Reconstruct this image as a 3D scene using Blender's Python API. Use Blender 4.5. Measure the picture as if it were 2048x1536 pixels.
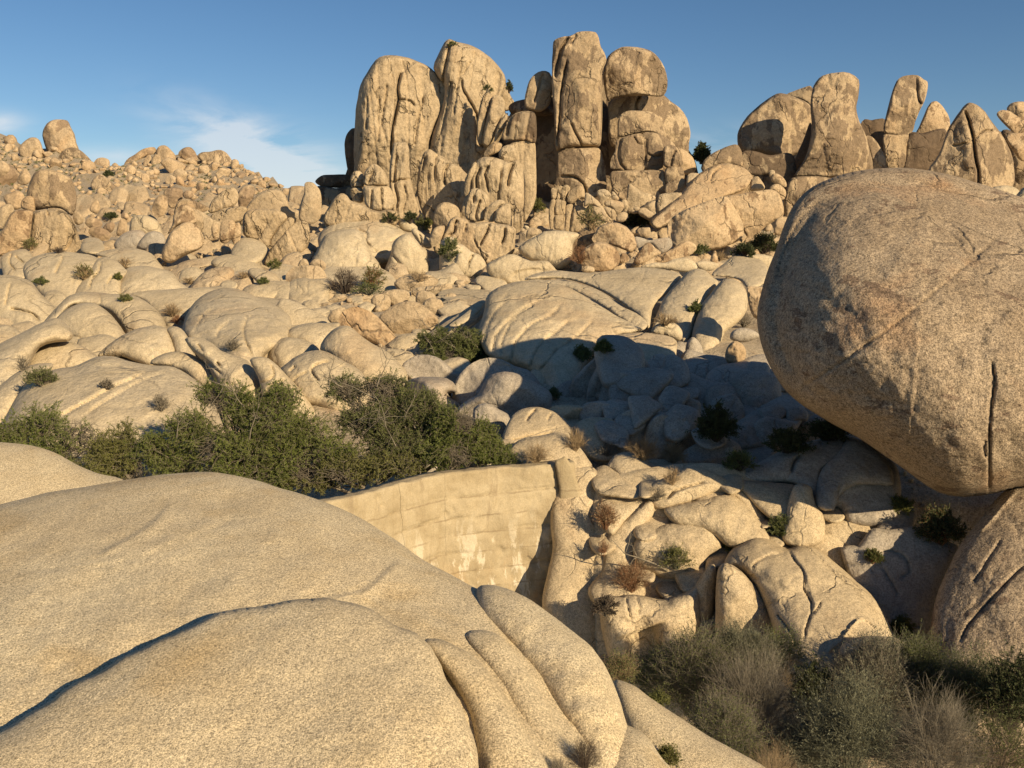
import bpy, math, random
import numpy as np
from mathutils import Vector
for o in list(bpy.data.objects): bpy.data.objects.remove(o)
SC = bpy.context.scene
COL = SC.collection
# ---------------------------------------------------------------- camera, sky, sun, exposure
F = 1774.0                                   # focal length in photo pixels (2048 wide)
PITCH = math.radians(9.2)
cam = bpy.data.cameras.new('camera'); cam.sensor_width = 36.0; cam.lens = 36.0*F/2048; cam.clip_end = 8000; cam.clip_start = .05
camo = bpy.data.objects.new('camera', cam); COL.objects.link(camo)
CAMZ = 12.0
camo.location = (0, 0, CAMZ); camo.rotation_euler = (math.pi/2-PITCH, 0, 0)
SC.camera = camo
SUN_EL = math.radians(22.5); SUN_AZ = math.radians(41.0)      # azimuth: how far to the right of straight behind the camera
sd = Vector((math.sin(SUN_AZ)*math.cos(SUN_EL), -math.cos(SUN_AZ)*math.cos(SUN_EL), math.sin(SUN_EL)))
sun = bpy.data.lights.new('sun', 'SUN'); sun.energy = 5.1; sun.angle = math.radians(.5); sun.color = (1, .79, .50)
suno = bpy.data.objects.new('sun', sun); COL.objects.link(suno); suno.rotation_euler = sd.to_track_quat('Z', 'Y').to_euler()
W = bpy.data.worlds.new('World'); SC.world = W; W.use_nodes = True
nt = W.node_tree; nt.nodes.clear()
def N(nt, t, **k):
    n = nt.nodes.new(t)
    for a, b in k.items(): setattr(n, a, b)
    return n
out = N(nt, 'ShaderNodeOutputWorld'); bg = N(nt, 'ShaderNodeBackground'); sky = N(nt, 'ShaderNodeTexSky')
sky.sky_type = 'NISHITA'; sky.sun_disc = False; sky.sun_elevation = SUN_EL
sky.sun_rotation = math.atan2(sd.x, sd.y); sky.altitude = 1200; sky.air_density = 1.0; sky.dust_density = .12; sky.ozone_density = 3.0
bg.inputs['Strength'].default_value = .054
def M2(nt, op, a, b=None, c=None):
    n = N(nt, 'ShaderNodeMath', operation=op)
    for i, x in enumerate((a, b, c)):
        if x is None: continue
        if isinstance(x, (int, float)): n.inputs[i].default_value = x
        else: nt.links.new(x, n.inputs[i])
    return n.outputs[0]
def mixc(nt, f, a, b, mode='MIX'):
    n = N(nt, 'ShaderNodeMix', data_type='RGBA', blend_type=mode)
    for i, x in ((0, f), (6, a), (7, b)):
        if isinstance(x, (int, float)): n.inputs[i].default_value = x
        elif isinstance(x, tuple): n.inputs[i].default_value = (*x, 1)
        else: nt.links.new(x, n.inputs[i])
    return n.outputs[2]
tc = N(nt, 'ShaderNodeTexCoord'); sp = N(nt, 'ShaderNodeSeparateXYZ'); nt.links.new(tc.outputs['Generated'], sp.inputs[0])
yy = M2(nt, 'MAXIMUM', sp.outputs[1], .05)
cx = M2(nt, 'DIVIDE', sp.outputs[0], yy); cz = M2(nt, 'DIVIDE', sp.outputs[2], yy)
cb = N(nt, 'ShaderNodeCombineXYZ'); nt.links.new(cx, cb.inputs[0]); nt.links.new(cz, cb.inputs[1])
mp = N(nt, 'ShaderNodeMapping'); nt.links.new(cb.outputs[0], mp.inputs[0]); mp.inputs['Rotation'].default_value = (0, 0, .22); mp.inputs['Scale'].default_value = (5, 17, 1)
nz = N(nt, 'ShaderNodeTexNoise'); nt.links.new(mp.outputs[0], nz.inputs[0]); nz.inputs['Scale'].default_value = 1.3; nz.inputs['Detail'].default_value = 7; nz.inputs['Roughness'].default_value = .55; nz.inputs['Distortion'].default_value = .5
def blob(u0, z0, ru, rz, k, tilt=0.0):
    a = M2(nt, 'SUBTRACT', cx, u0); b0 = M2(nt, 'SUBTRACT', cz, z0)
    b = M2(nt, 'ADD', b0, M2(nt, 'MULTIPLY', a, tilt))
    q = M2(nt, 'ADD', M2(nt, 'POWER', M2(nt, 'ABSOLUTE', M2(nt, 'DIVIDE', a, ru)), 2.0), M2(nt, 'POWER', M2(nt, 'ABSOLUTE', M2(nt, 'DIVIDE', b, rz)), 2.0))
    return M2(nt, 'MULTIPLY', M2(nt, 'EXPONENT', M2(nt, 'MULTIPLY', q, -1.0)), k)
bl = blob(-.285, .105, .085, .028, 1.2, .28)
for a in ((-.43, .085, .09, .014, .5, 0), (-.57, .125, .035, .012, .8, 0), (-.25, .06, .07, .03, .75, 0), (.22, .105, .05, .012, .30, 0), (.245, .09, .03, .02, .3, 0), (.45, .12, .3, .01, .12, 0), (-.1, .07, .2, .02, .2, 0)):
    bl = M2(nt, 'ADD', bl, blob(*a))
cm = N(nt, 'ShaderNodeMapRange'); nt.links.new(nz.outputs[0], cm.inputs[0]); cm.inputs[1].default_value = .40; cm.inputs[2].default_value = .66
cmask = M2(nt, 'MINIMUM', M2(nt, 'MULTIPLY', M2(nt, 'MULTIPLY', cm.outputs[0], bl), 1.15), .62)
hs = N(nt, 'ShaderNodeHueSaturation'); nt.links.new(sky.outputs[0], hs.inputs['Color']); hs.inputs['Saturation'].default_value = 1.12; hs.inputs['Value'].default_value = 1.2
nt.links.new(mixc(nt, cmask, hs.outputs[0], (11.5, 11.9, 12.3)), bg.inputs['Color']); nt.links.new(bg.outputs[0], out.inputs[0])
SC.view_settings.view_transform = 'Standard'; SC.view_settings.look = 'None'; SC.view_settings.gamma = 1; SC.view_settings.exposure = 0.35
SC.view_settings.use_curve_mapping = False
SC.cycles.max_bounces = 4; SC.cycles.diffuse_bounces = 2

# ---------------------------------------------------------------- geometry helpers
cP, sP = math.cos(PITCH), math.sin(PITCH)
def ray(u, v):
    """direction with y = 1 through a picture position"""
    a = (np.asarray(u, float)-1024)/F; b = (768-np.asarray(v, float))/F
    y = b*sP+cP
    return a/y, (b*cP-sP)/y
def world(u, v, D):
    x, z = ray(u, v)
    return np.stack([x*D, np.broadcast_to(D, np.shape(x*D)).astype(float), z*D+CAMZ], -1)
# distance of the valley floor as one looks down the picture
GV = np.array([300, 380, 420, 470, 520, 560, 600, 650, 700, 800, 900, 1000, 1100, 1200, 1300, 1450, 1536, 1800, 2600, 6000.])
GD = np.array([150, 115, 102, 90, 78, 69, 60, 52, 45, 36, 30.5, 27.8, 26.8, 26, 24.5, 21, 19.2, 15.3, 9, 3.6])
def G(u, v): return np.interp(v, GV, GD)
def _h(ix, iy, iz, s):
    n = (ix*374761393+iy*668265263+iz*1274126177+s*144665) & 0x7fffffff
    n = ((n ^ (n >> 13))*1274126177) & 0x7fffffff
    n = n ^ (n >> 16)
    return (n & 0xffff)/32767.5-1
def vn(P, s=0):
    """value noise, P (n,3) -> (n,) in -1..1"""
    P = np.asarray(P, float); i = np.floor(P).astype(np.int64); f = P-i; f = f*f*f*(f*(f*6-15)+10)
    r = 0
    for dx in (0, 1):
        wx = f[:, 0] if dx else 1-f[:, 0]
        for dy in (0, 1):
            wy = f[:, 1] if dy else 1-f[:, 1]
            for dz in (0, 1):
                wz = f[:, 2] if dz else 1-f[:, 2]
                r = r+_h(i[:, 0]+dx, i[:, 1]+dy, i[:, 2]+dz, s)*wx*wy*wz
    return r
def fbm(P, s=0, o=3, g=.5):
    r = 0; a = 1; k = 1
    for j in range(o): r = r+a*vn(P*k+j*17.3, s+j); a *= g; k *= 2.03
    return r
def make_mesh(name, V, Fc, mat, smooth=True, parent=None):
    V = np.asarray(V, np.float32); Fc = np.asarray(Fc, np.int32)
    me = bpy.data.meshes.new(name)
    me.vertices.add(len(V)); me.vertices.foreach_set('co', V.ravel())
    k = Fc.shape[1]
    me.loops.add(Fc.size); me.loops.foreach_set('vertex_index', Fc.ravel())
    me.polygons.add(len(Fc)); me.polygons.foreach_set('loop_start', np.arange(len(Fc), dtype=np.int32)*k)
    try: me.polygons.foreach_set('loop_total', np.full(len(Fc), k, np.int32))
    except Exception: pass
    if smooth: me.polygons.foreach_set('use_smooth', np.ones(len(Fc), bool))
    me.update(calc_edges=True)
    if mat: me.materials.append(mat)
    o = bpy.data.objects.new(name, me); COL.objects.link(o)
    if parent: o.parent = parent
    return o
def tag(o, label=None, cat=None, group=None, kind=None):
    if label: o['label'] = label
    if cat: o['category'] = cat
    if group: o['group'] = group
    if kind: o['kind'] = kind
    return o
ZONES = {'A': (0, 200, 3.2), 'B': (560, 40, 3.657), 'C': (1000, 40, 3.657), 'D': (1408, 120, 3.2), 'E': (560, 360, 3.2), 'F': (1000, 360, 3.2),
         'G': (0, 520, 2.844), 'H': (560, 700, 3.2), 'I': (1000, 780, 3.2), 'J': (1408, 860, 3.2), 'K': (1100, 1100, 3.413), 'L': (0, 880, 2.2756),
         'M': (600, 900, 2.4157), 'N': (0, 340, 6.4), 'O': (880, 340, 6.4), 'P': (1160, 340, 6.4), 'Q': (1300, 660, 5.12), 'S': (780, 680, 5.12), 'W': (0, 0, 1)}
def pts(z, s):
    x0, y0, k = ZONES[z]
    a = np.array([[float(q) for q in p.split(',')] for p in s.split()])
    return a/k+np.array([x0, y0])
def catmull(P, closed=True, seg=5.0):
    n = len(P); out = []
    rng = range(n) if closed else range(n-1)
    for i in rng:
        if closed: p0, p1, p2, p3 = P[i-1], P[i], P[(i+1) % n], P[(i+2) % n]
        else: p0, p1, p2, p3 = P[max(i-1, 0)], P[i], P[i+1], P[min(i+2, n-1)]
        L = np.linalg.norm(p2-p1); m = max(2, int(L/seg))
        # centripetal-ish: limit tangents
        t1 = (p2-p0)/2; t2 = (p3-p1)/2
        for t in (t1, t2):
            q = np.linalg.norm(t)
            if q > L: t *= L/q
        for j in range(m):
            s = j/m; h1 = 2*s**3-3*s*s+1; h2 = s**3-2*s*s+s; h3 = -2*s**3+3*s*s; h4 = s**3-s*s
            out.append(h1*p1+h2*t1+h3*p2+h4*t2)
    if not closed: out.append(P[-1])
    return np.array(out)
def seg_dist(X, A, B):
    """distance from points X (n,2) to segments, nearest point, signed side"""
    n = len(X); best = np.full(n, 1e18); bp = np.zeros((n, 2)); side = np.zeros(n); at = np.zeros(n)
    d = B-A; L2 = (d*d).sum(1)+1e-12; m = len(A)
    for j in range(m):
        w = X-A[j]; t = np.clip((w@d[j])/L2[j], 0, 1); q = A[j]+t[:, None]*d[j]; e = X-q; r = (e*e).sum(1)
        k = r < best
        best[k] = r[k]; bp[k] = q[k]; side[k] = np.sign(d[j, 0]*w[k, 1]-d[j, 1]*w[k, 0]); at[k] = (j+t[k])/m
    return np.sqrt(best), bp, side, at
def inside(X, P):
    A = P; B = np.roll(P, -1, 0); c = np.zeros(len(X), bool)
    for a, b in zip(A, B):
        k = (a[1] > X[:, 1]) != (b[1] > X[:, 1])
        with np.errstate(divide='ignore', invalid='ignore'):
            xi = (b[0]-a[0])*(X[:, 1]-a[1])/(b[1]-a[1])+a[0]
        c ^= k & (X[:, 0] < xi)
    return c
def mvd(X, P):
    """mean value distance: smooth distance to the outline, exact near it"""
    n = len(P); W = np.zeros(len(X))
    ar = .5*np.sum(P[:, 0]*np.roll(P[:, 1], -1)-np.roll(P[:, 0], -1)*P[:, 1])
    if ar < 0: P = P[::-1]
    d = P[None]-X[:, None]; r = np.sqrt((d*d).sum(2))+1e-9
    d2 = np.roll(d, -1, 1); r2 = np.roll(r, -1, 1)
    cr = d[..., 0]*d2[..., 1]-d[..., 1]*d2[..., 0]; dt = (d*d2).sum(2)
    tn = cr/(r*r2+dt+1e-9*r*r2+1e-12)
    W = (tn*(1/r+1/r2)).sum(1)
    return 2/np.maximum(W, 1e-9)
def cells(Pc, step):
    """square cells inside the outline, their rim drawn onto it"""
    lo = Pc.min(0)-step; hi = Pc.max(0)+step
    gx = np.arange(lo[0], hi[0]+step, step); gy = np.arange(lo[1], hi[1]+step, step)
    X, Y = np.meshgrid(gx, gy); nx, ny = len(gx), len(gy)
    C = np.c_[((X[1:, 1:]+X[:-1, :-1])/2).ravel(), ((Y[1:, 1:]+Y[:-1, :-1])/2).ravel()]
    keep = inside(C, Pc).reshape(ny-1, nx-1)
    cnt = np.zeros((ny, nx), int)
    cnt[:-1, :-1] += keep; cnt[1:, :-1] += keep; cnt[:-1, 1:] += keep; cnt[1:, 1:] += keep
    used = cnt > 0; bnd = used & (cnt < 4)
    idx = -np.ones((ny, nx), int); idx[used] = np.arange(used.sum())
    U = np.c_[X[used], Y[used]]; isb = bnd[used]
    _, bp, _, _ = seg_dist(U[isb], Pc, np.roll(Pc, -1, 0)); U[isb] = bp
    return U, isb, np.stack([idx[:-1, :-1], idx[1:, :-1], idx[1:, 1:], idx[:-1, 1:]], -1)[keep]
ROCKS = []
LABELS = {}
def rock(label, mat, zone, outline, D=None, tilt=0.0, T=None, k=.8, e=.5, cracks=(), ledges=(), bends=(), flute=None, step=None,
         lump=.05, rough=.012, name='boulder', cat='boulder', back=None, Dtop=None, group=None, jit=.5, auto=None, seed=None, facets=None, skirt=0.0, grow=0.0):
    P0 = pts(zone, outline); sd_ = len(ROCKS)*7+3 if seed is None else seed
    vb0 = P0[:, 1].max(); vm = P0[:, 1].mean()
    if skirt: P0[:, 1] += np.where(P0[:, 1] > vm, (P0[:, 1]-vm)*skirt*1.6, 0)
    if grow:
        gc = P0.mean(0); dd = P0-gc; P0 = P0+dd/(np.linalg.norm(dd, axis=1)[:, None]+1e-6)*grow*np.array([1, .35])
    size = P0.max(0)-P0.min(0); mn = float(min(size))
    if step is None: step = 2.2 if mn < 90 else (2.7 if mn < 220 else 3.6)
    Pc = catmull(P0, True, max(4.0, min(12, mn/10)))
    # uneven outline
    c = Pc.mean(0); nrm = (Pc-c)/(np.linalg.norm(Pc-c, axis=1)[:, None]+1e-6)
    jj = fbm(np.c_[Pc/max(10, mn*.22), np.full(len(Pc), sd_*1.7)], sd_, 3, .6)
    Pc = Pc+nrm*(jj*jit*max(.8, min(3.5, mn*.016)))[:, None]
    U, isb, f0 = cells(Pc, step)
    psi = np.zeros(len(U)); ii = np.where(~isb)[0]
    for q in range(0, len(ii), 20000): psi[ii[q:q+20000]] = mvd(U[ii[q:q+20000]], Pc)
    psi = np.minimum(psi, .5*mn)
    pm = psi.max() if len(ii) else 1
    # snapped cells: one relaxing pass next to the rim keeps quads sound
    g = np.power(np.clip(psi/pm, 0, 1), e)
    vt, vb = Pc[:, 1].min(), vb0
    if D is None: D = float(G(c[0], vb))
    if Dtop is None: Dtop = D+tilt*max(0, float(G(c[0], vt))-D)
    w = np.maximum((vb-U[:, 1])/(vb-vt), -1.2); Dp = np.clip(1/np.maximum((1-w)/D+w/Dtop, 1e-3), .7*D, 1.4*max(D, Dtop))
    Rm = math.pi*pm*D/F
    if T is None: T = k*Rm*(1+.8*min(1, max(0, Dtop/D-1)*4))
    m = D/F
    Pw = world(U[:, 0], U[:, 1], Dp)
    hgt = T*g
    edge = np.clip(psi/pm*4, 0, 1)
    L = max(Rm, .3)
    if facets is None: facets = {'varn': 4, 'varn2': 4, 'tan': 4, 'hill': 5, 'varnshade': 3, 'tower': 2}.get(mat, 0)
    if flute and mn > 240: facets = 0
    rf = np.random.default_rng(sd_+100); ph = rf.uniform(0, 6.28)
    for j in range(facets):
        aa = ph+j*6.28/facets+rf.normal()*.4; dd = np.array([math.cos(aa), math.sin(aa)])
        half = max(1e-6, np.abs((Pc-c)@dd).max())
        pl = T*(rf.uniform(.74, .98)-rf.uniform(.35, .95)*((U-c)@dd)/half)
        kq = .07*T; hh_ = np.clip(.5+.5*(pl-hgt)/kq, 0, 1)
        hgt = pl*(1-hh_)+hgt*hh_-kq*hh_*(1-hh_)
    hgt += edge*T*lump*fbm(Pw/(L*.9), sd_, 3, .5)*1.6
    hgt += edge*T*rough*fbm(Pw/(L*.16), sd_+5, 3, .6)*1.8
    chv = (.035 if cat == 'boulder' else .02)*(0.4 if flute else 1)
    if mat not in ('fore', 'giant'): hgt -= edge*T*chv*np.clip(1-np.abs(fbm(Pw/(L*.8)+5.5, sd_+8, 2, .4))*5, 0, 1)**2*1.3
    if auto:   # a family of curved joints across the rock: (count, angle, depth px)
        n_, ang, dp = auto[:3]; ca, sa = math.cos(math.radians(ang)), math.sin(math.radians(ang))
        s = (U[:, 0]-c[0])*ca+(U[:, 1]-c[1])*sa; t_ = -(U[:, 0]-c[0])*sa+(U[:, 1]-c[1])*ca
        sp_ = abs(size[0]*ca)+abs(size[1]*sa)
        q = s/sp_*n_+.35*fbm(np.c_[U/(mn*.5), np.full(len(U), sd_)], sd_+1, 2)+.5*(t_/sp_)**2*n_*.6
        fr = q-np.floor(q+.5); cell = np.floor(q+.5)
        on = _h(cell.astype(np.int64), (cell*0).astype(np.int64)+sd_, (cell*0).astype(np.int64), 3)*.5+.6
        fade = np.clip(.5+.9*vn(np.c_[U/(mn*.35), np.full(len(U), 9.)], sd_+2), 0, 1)
        wd = max(.035, .62*step/(sp_/n_))
        hgt -= edge*on*fade*dp*1.5*m*np.exp(-np.abs(fr/wd)**1.6)
        hgt += edge*on*fade*dp*.55*m*np.where(fr > 0, 1, 0)*np.exp(-np.abs(fr)/.22)*np.clip(np.abs(fr)/wd*.5, 0, 1)
    if flute:
        am, fq = flute[0]*.62, flute[1]*.8; an = math.radians(flute[2] if len(flute) > 2 else 0); ca, sa = math.cos(an), math.sin(an)
        s = U[:, 0]*ca+U[:, 1]*sa; t_ = -U[:, 0]*sa+U[:, 1]*ca
        wq = s/fq+.35*vn(np.c_[U/90, np.full(len(U), 1.)], sd_+3)
        r = 1-np.abs(vn(np.c_[wq, t_/(fq*18), np.full(len(U), sd_*1.)], sd_+4))*3.4
        hgt -= edge*am*1.7*m*np.clip(r, 0, 1)**2
        hgt += edge*am*m*.35*vn(np.c_[wq*2.3, t_/(fq*5), np.full(len(U), sd_*1.)], sd_+6)
    for cr in cracks:
        w_, a_, s_ = cr[:3]; zz = cr[3] if len(cr) > 3 else zone
        cp = catmull(pts(zz, s_), False, 6.0)
        cp = cp+np.c_[vn(np.c_[cp/9, np.full(len(cp), 3.)], 5), vn(np.c_[cp/9, np.full(len(cp), 8.)], 9)]*1.1
        d, _, sg, at = seg_dist(U, cp[:-1], cp[1:]); ww = w_ if w_ > 15 else max(w_*.6, step*.6)
        tp = np.clip(np.minimum(at, 1-at)*9+.25, 0, 1)
        hgt -= a_*2.0*m*np.exp(-(d/ww)**1.7)*np.clip(edge*2, 0, 1)*tp
    for ld in ledges:      # one side stands proud of the other
        s_, a_, dec = ld[:3]; zz = ld[3] if len(ld) > 3 else zone
        cp = catmull(pts(zz, s_), False, 6.0)
        d, _, sg, at = seg_dist(U, cp[:-1], cp[1:])
        tp = np.clip(np.minimum(at, 1-at)*6, 0, 1)
        q = np.clip(.5+.5*d*sg/(step*.8), 0, 1)
        hgt += a_*m*q*np.exp(-d/dec)*tp
    for bd in bends:       # flat faces meeting in an edge
        (x1, y1), (x2, y2) = pts(zone, bd[0]); L_ = math.hypot(x2-x1, y2-y1)
        sgd = ((x2-x1)*(U[:, 1]-y1)-(y2-y1)*(U[:, 0]-x1))/L_
        sf = bd[2] if len(bd) > 2 else 8.0; hgt -= bd[1]*m*.5*(sgd+np.sqrt(sgd*sgd+sf*sf)-sf*.3)*edge*np.where(sgd > -3*sf, 1, 0)
    hgt[isb] = 0
    hgt = np.maximum(hgt, 0)
    xr, zr = ray(U[:, 0], U[:, 1])
    Df = Dp-hgt
    Vf = np.c_[xr*Df, Df, zr*Df+CAMZ]
    Tb = (T if back is None else back)
    U2, b2, f2 = cells(Pc, min(step*2.7, mn/5))
    p2 = np.zeros(len(U2)); i2 = np.where(~b2)[0]
    if len(i2): p2[i2] = np.minimum(mvd(U2[i2], Pc), pm)
    w2 = np.maximum((vb-U2[:, 1])/(vb-vt), -1.2)
    Db = np.clip(1/np.maximum((1-w2)/D+w2/Dtop, 1e-3), .7*D, 1.4*max(D, Dtop))+Tb*np.power(p2/pm, e)
    x2, z2 = ray(U2[:, 0], U2[:, 1])
    V = np.vstack([Vf, np.c_[x2*Db, Db, z2*Db+CAMZ]]); Fc = np.vstack([f0, f2[:, ::-1]+len(Vf)])
    org = np.array([V[:, 0].mean(), V[:, 1].mean(), V[:, 2].min()])
    o = make_mesh(name, V-org, Fc, MAT[mat]); o.location = org
    tag(o, label, cat, group)
    if label in LABELS and not group: print('DUPLICATE LABEL', label)
    LABELS[label] = 1
    ROCKS.append(o)
    return o
# ---------------------------------------------------------------- materials
MAT = {}
def ramp(nt, fac, stops):
    r = N(nt, 'ShaderNodeValToRGB'); nt.links.new(fac, r.inputs[0])
    e = r.color_ramp.elements
    while len(e) > 1: e.remove(e[-1])
    e[0].position = stops[0][0]; e[0].color = (*stops[0][1], 1)
    for p, c in stops[1:]:
        q = e.new(p); q.color = (*c, 1)
    return r.outputs[0]
def noise(nt, co, scale, detail=3, rough=.55, dist=0.0, stretch=None, rot=None):
    if stretch or rot:
        m = N(nt, 'ShaderNodeMapping'); nt.links.new(co, m.inputs[0])
        if stretch: m.inputs['Scale'].default_value = stretch
        if rot: m.inputs['Rotation'].default_value = rot
        co = m.outputs[0]
    n = N(nt, 'ShaderNodeTexNoise'); nt.links.new(co, n.inputs[0]); n.inputs['Scale'].default_value = scale
    n.inputs['Detail'].default_value = detail; n.inputs['Roughness'].default_value = rough; n.inputs['Distortion'].default_value = dist
    return n.outputs[0]
def mrange(nt, x, a, b, c=0.0, d=1.0):
    n = N(nt, 'ShaderNodeMapRange'); nt.links.new(x, n.inputs[0])
    for i, q in enumerate((a, b, c, d)): n.inputs[i+1].default_value = q
    return n.outputs[0]
def rockmat(key, name, base, pale, dark, big=.25, mid=1.5, grain=14, gk=.35, varn=0.0, vcol=(.12, .085, .06), vscale=.35, vstretch=(1, 1, .6), streak=0.0, bump=.5, bdist=.05, fine=60, fk=.12, rust=.3, rcol=(.42, .24, .11), ck=0.0, cks=.3, ckst=None):
    m = bpy.data.materials.new(name); m.use_nodes = True; nt = m.node_tree; nt.nodes.clear()
    o = N(nt, 'ShaderNodeOutputMaterial'); b = N(nt, 'ShaderNodeBsdfPrincipled'); nt.links.new(b.outputs[0], o.inputs[0])
    b.inputs['Roughness'].default_value = .92; b.inputs['Specular IOR Level'].default_value = .15
    ge = N(nt, 'ShaderNodeNewGeometry'); co = ge.outputs['Position']
    nb = noise(nt, co, big, 4, .55, .3); nm = noise(nt, co, mid, 5, .6, .2); ng = noise(nt, co, grain, 3, .7); nf = noise(nt, co, fine, 2, .6)
    c = mixc(nt, mrange(nt, nb, .35, .65), base, pale)
    c = mixc(nt, M2(nt, 'MULTIPLY', mrange(nt, nm, .45, .7), .55), c, dark)
    c = mixc(nt, M2(nt, 'MULTIPLY', mrange(nt, noise(nt, co, big*1.7, 3, .6, .4), .56, .72), rust), c, rcol)
    if streak:
        ns = noise(nt, co, mid*.9, 5, .65, .1, stretch=(1, 1, .09))
        c = mixc(nt, M2(nt, 'MULTIPLY', mrange(nt, ns, .5, .68), streak), c, (dark[0]*.62, dark[1]*.6, dark[2]*.6))
        ns2 = noise(nt, co, mid*1.3, 4, .65, .1, stretch=(1, 1, .07))
        c = mixc(nt, M2(nt, 'MULTIPLY', mrange(nt, ns2, .55, .7), streak*.6), c, pale)
    if varn:
        nv = noise(nt, co, vscale, 9, .62, .35, stretch=vstretch)
        nv2 = noise(nt, co, vscale*.35, 2, .5)
        vv = M2(nt, 'ADD', nv, M2(nt, 'MULTIPLY', M2(nt, 'SUBTRACT', nv2, .5), .55))
        mk = M2(nt, 'MULTIPLY', mrange(nt, vv, .60-varn*.16, .625-varn*.16), .82)
        c = mixc(nt, mk, c, vcol)
    # grain: light and dark crystals
    c = mixc(nt, 1.0, c, ramp(nt, ng, [(.3, (1-gk,)*3), (.5, (1, 1, 1)), (.7, (1+gk*.6,)*3)]), 'MULTIPLY')
    c = mixc(nt, 1.0, c, ramp(nt, nf, [(.35, (1-fk*1.3,)*3), (.5, (1, 1, 1)), (.65, (1+fk,)*3)]), 'MULTIPLY')
    if ck:      # hairline fractures
        mpn = N(nt, 'ShaderNodeMapping'); wb = N(nt, 'ShaderNodeVectorMath', operation='MULTIPLY_ADD')
        nw = N(nt, 'ShaderNodeTexNoise'); nt.links.new(co, nw.inputs[0]); nw.inputs['Scale'].default_value = cks*1.3; nw.inputs['Detail'].default_value = 4
        nt.links.new(nw.outputs[1], wb.inputs[0]); wb.inputs[1].default_value = (1.2/cks,)*3; nt.links.new(co, wb.inputs[2])
        nt.links.new(wb.outputs[0], mpn.inputs[0]); mpn.inputs['Scale'].default_value = ckst or (1, 1, 1)
        vo = N(nt, 'ShaderNodeTexVoronoi', feature='DISTANCE_TO_EDGE'); nt.links.new(mpn.outputs[0], vo.inputs['Vector']); vo.inputs['Scale'].default_value = cks
        kk = mrange(nt, vo.outputs['Distance'], .0, .03, 1.0, 0.0)
        kk = M2(nt, 'MULTIPLY', kk, mrange(nt, noise(nt, co, cks*.9, 3), .45, .6))
        c = mixc(nt, M2(nt, 'MULTIPLY', kk, ck*.6), c, (dark[0]*.4, dark[1]*.38, dark[2]*.36))
    nt.links.new(c, b.inputs['Base Color'])
    hh = M2(nt, 'ADD', M2(nt, 'MULTIPLY', nm, 1.6), M2(nt, 'ADD', M2(nt, 'MULTIPLY', ng, .45), M2(nt, 'MULTIPLY', nf, .12)))
    if streak: hh = M2(nt, 'ADD', hh, M2(nt, 'MULTIPLY', ns, 1.4*streak))
    if ck: hh = M2(nt, 'SUBTRACT', hh, M2(nt, 'MULTIPLY', kk, ck*1.6))
    bp = N(nt, 'ShaderNodeBump'); bp.inputs['Strength'].default_value = bump; bp.inputs['Distance'].default_value = bdist; nt.links.new(hh, bp.inputs['Height']); nt.links.new(bp.outputs[0], b.inputs['Normal'])
    MAT[key] = m; return m
rockmat('dome', 'pale dome granite', (.48, .395, .265), (.53, .445, .31), (.39, .315, .205), big=.12, mid=.9, grain=5, gk=.16, fine=16, fk=.14, bump=.55, bdist=.16, rust=.22, ck=.6, cks=.22)
rockmat('tower', 'tan cliff granite', (.39, .30, .19), (.47, .375, .25), (.30, .23, .145), big=.09, mid=.5, grain=2.2, gk=.22, fine=7, fk=.14, streak=.45, bump=.7, bdist=.35, rust=.35, rcol=(.40, .25, .13), ck=1, cks=.42, ckst=(1, 1, .16))
rockmat('varn', 'varnished tan granite', (.39, .295, .185), (.47, .365, .24), (.31, .23, .145), big=.1, mid=.6, grain=2.4, gk=.2, fine=8, fk=.15, varn=.62, vcol=(.19, .14, .095), vscale=.8, vstretch=(1, 1, .5), streak=.25, bump=.6, bdist=.3, ck=.8, cks=.3, ckst=(1, 1, .4))
rockmat('varn2', 'orange granite with a little varnish', (.42, .305, .185), (.48, .37, .24), (.34, .235, .14), big=.1, mid=.6, grain=2.4, gk=.2, fine=8, fk=.15, varn=.12, vcol=(.21, .14, .085), vscale=.9, bump=.6, bdist=.28, ck=.7, cks=.25)
rockmat('varnshade', 'dark varnish and gap shade granite', (.30, .23, .15), (.38, .3, .2), (.22, .165, .11), big=.1, mid=.6, grain=2.4, gk=.2, varn=.8, vcol=(.10, .07, .05), vscale=.3, bump=.6, bdist=.3, ck=.7, cks=.3)  # real varnish on the capstone; elsewhere the dark of shaded gaps is painted in
rockmat('tan', 'warm tan granite', (.40, .305, .195), (.46, .37, .25), (.32, .24, .155), big=.15, mid=.8, grain=3.4, gk=.2, fine=12, fk=.15, bump=.6, bdist=.2, ck=.7, cks=.4)
rockmat('hill', 'hillside granite', (.41, .30, .185), (.47, .365, .24), (.31, .225, .14), big=.05, mid=.2, grain=.8, gk=.2, fine=3, fk=.15, bump=.6, bdist=.6, varn=.12, vscale=.12, vcol=(.25, .18, .12))
rockmat('giant', 'coarse grey brown granite', (.31, .24, .165), (.37, .295, .21), (.235, .175, .115), big=.22, mid=1.6, grain=12, gk=.55, fine=34, fk=.4, varn=-.15, vcol=(.17, .12, .085), vscale=1.3, vstretch=(1, 1, 2.2), bump=.75, bdist=.09, rust=.5, rcol=(.36, .20, .10), ck=.5, cks=.3)
rockmat('wash', 'wash side granite', (.47, .38, .25), (.53, .435, .295), (.38, .295, .185), big=.25, mid=1.4, grain=13, gk=.26, fine=38, fk=.24, bump=.7, bdist=.06, rust=.25, ck=.6, cks=.55)
rockmat('shade', 'shade toned granite', (.36, .315, .255), (.42, .37, .30), (.27, .23, .185), big=.2, mid=1.1, grain=8, gk=.2, fine=24, fk=.2, bump=.6, bdist=.09, rust=.25, ck=.6, cks=.35)  # shadow tone mixed into the granite colour for rocks lying in shade
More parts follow.
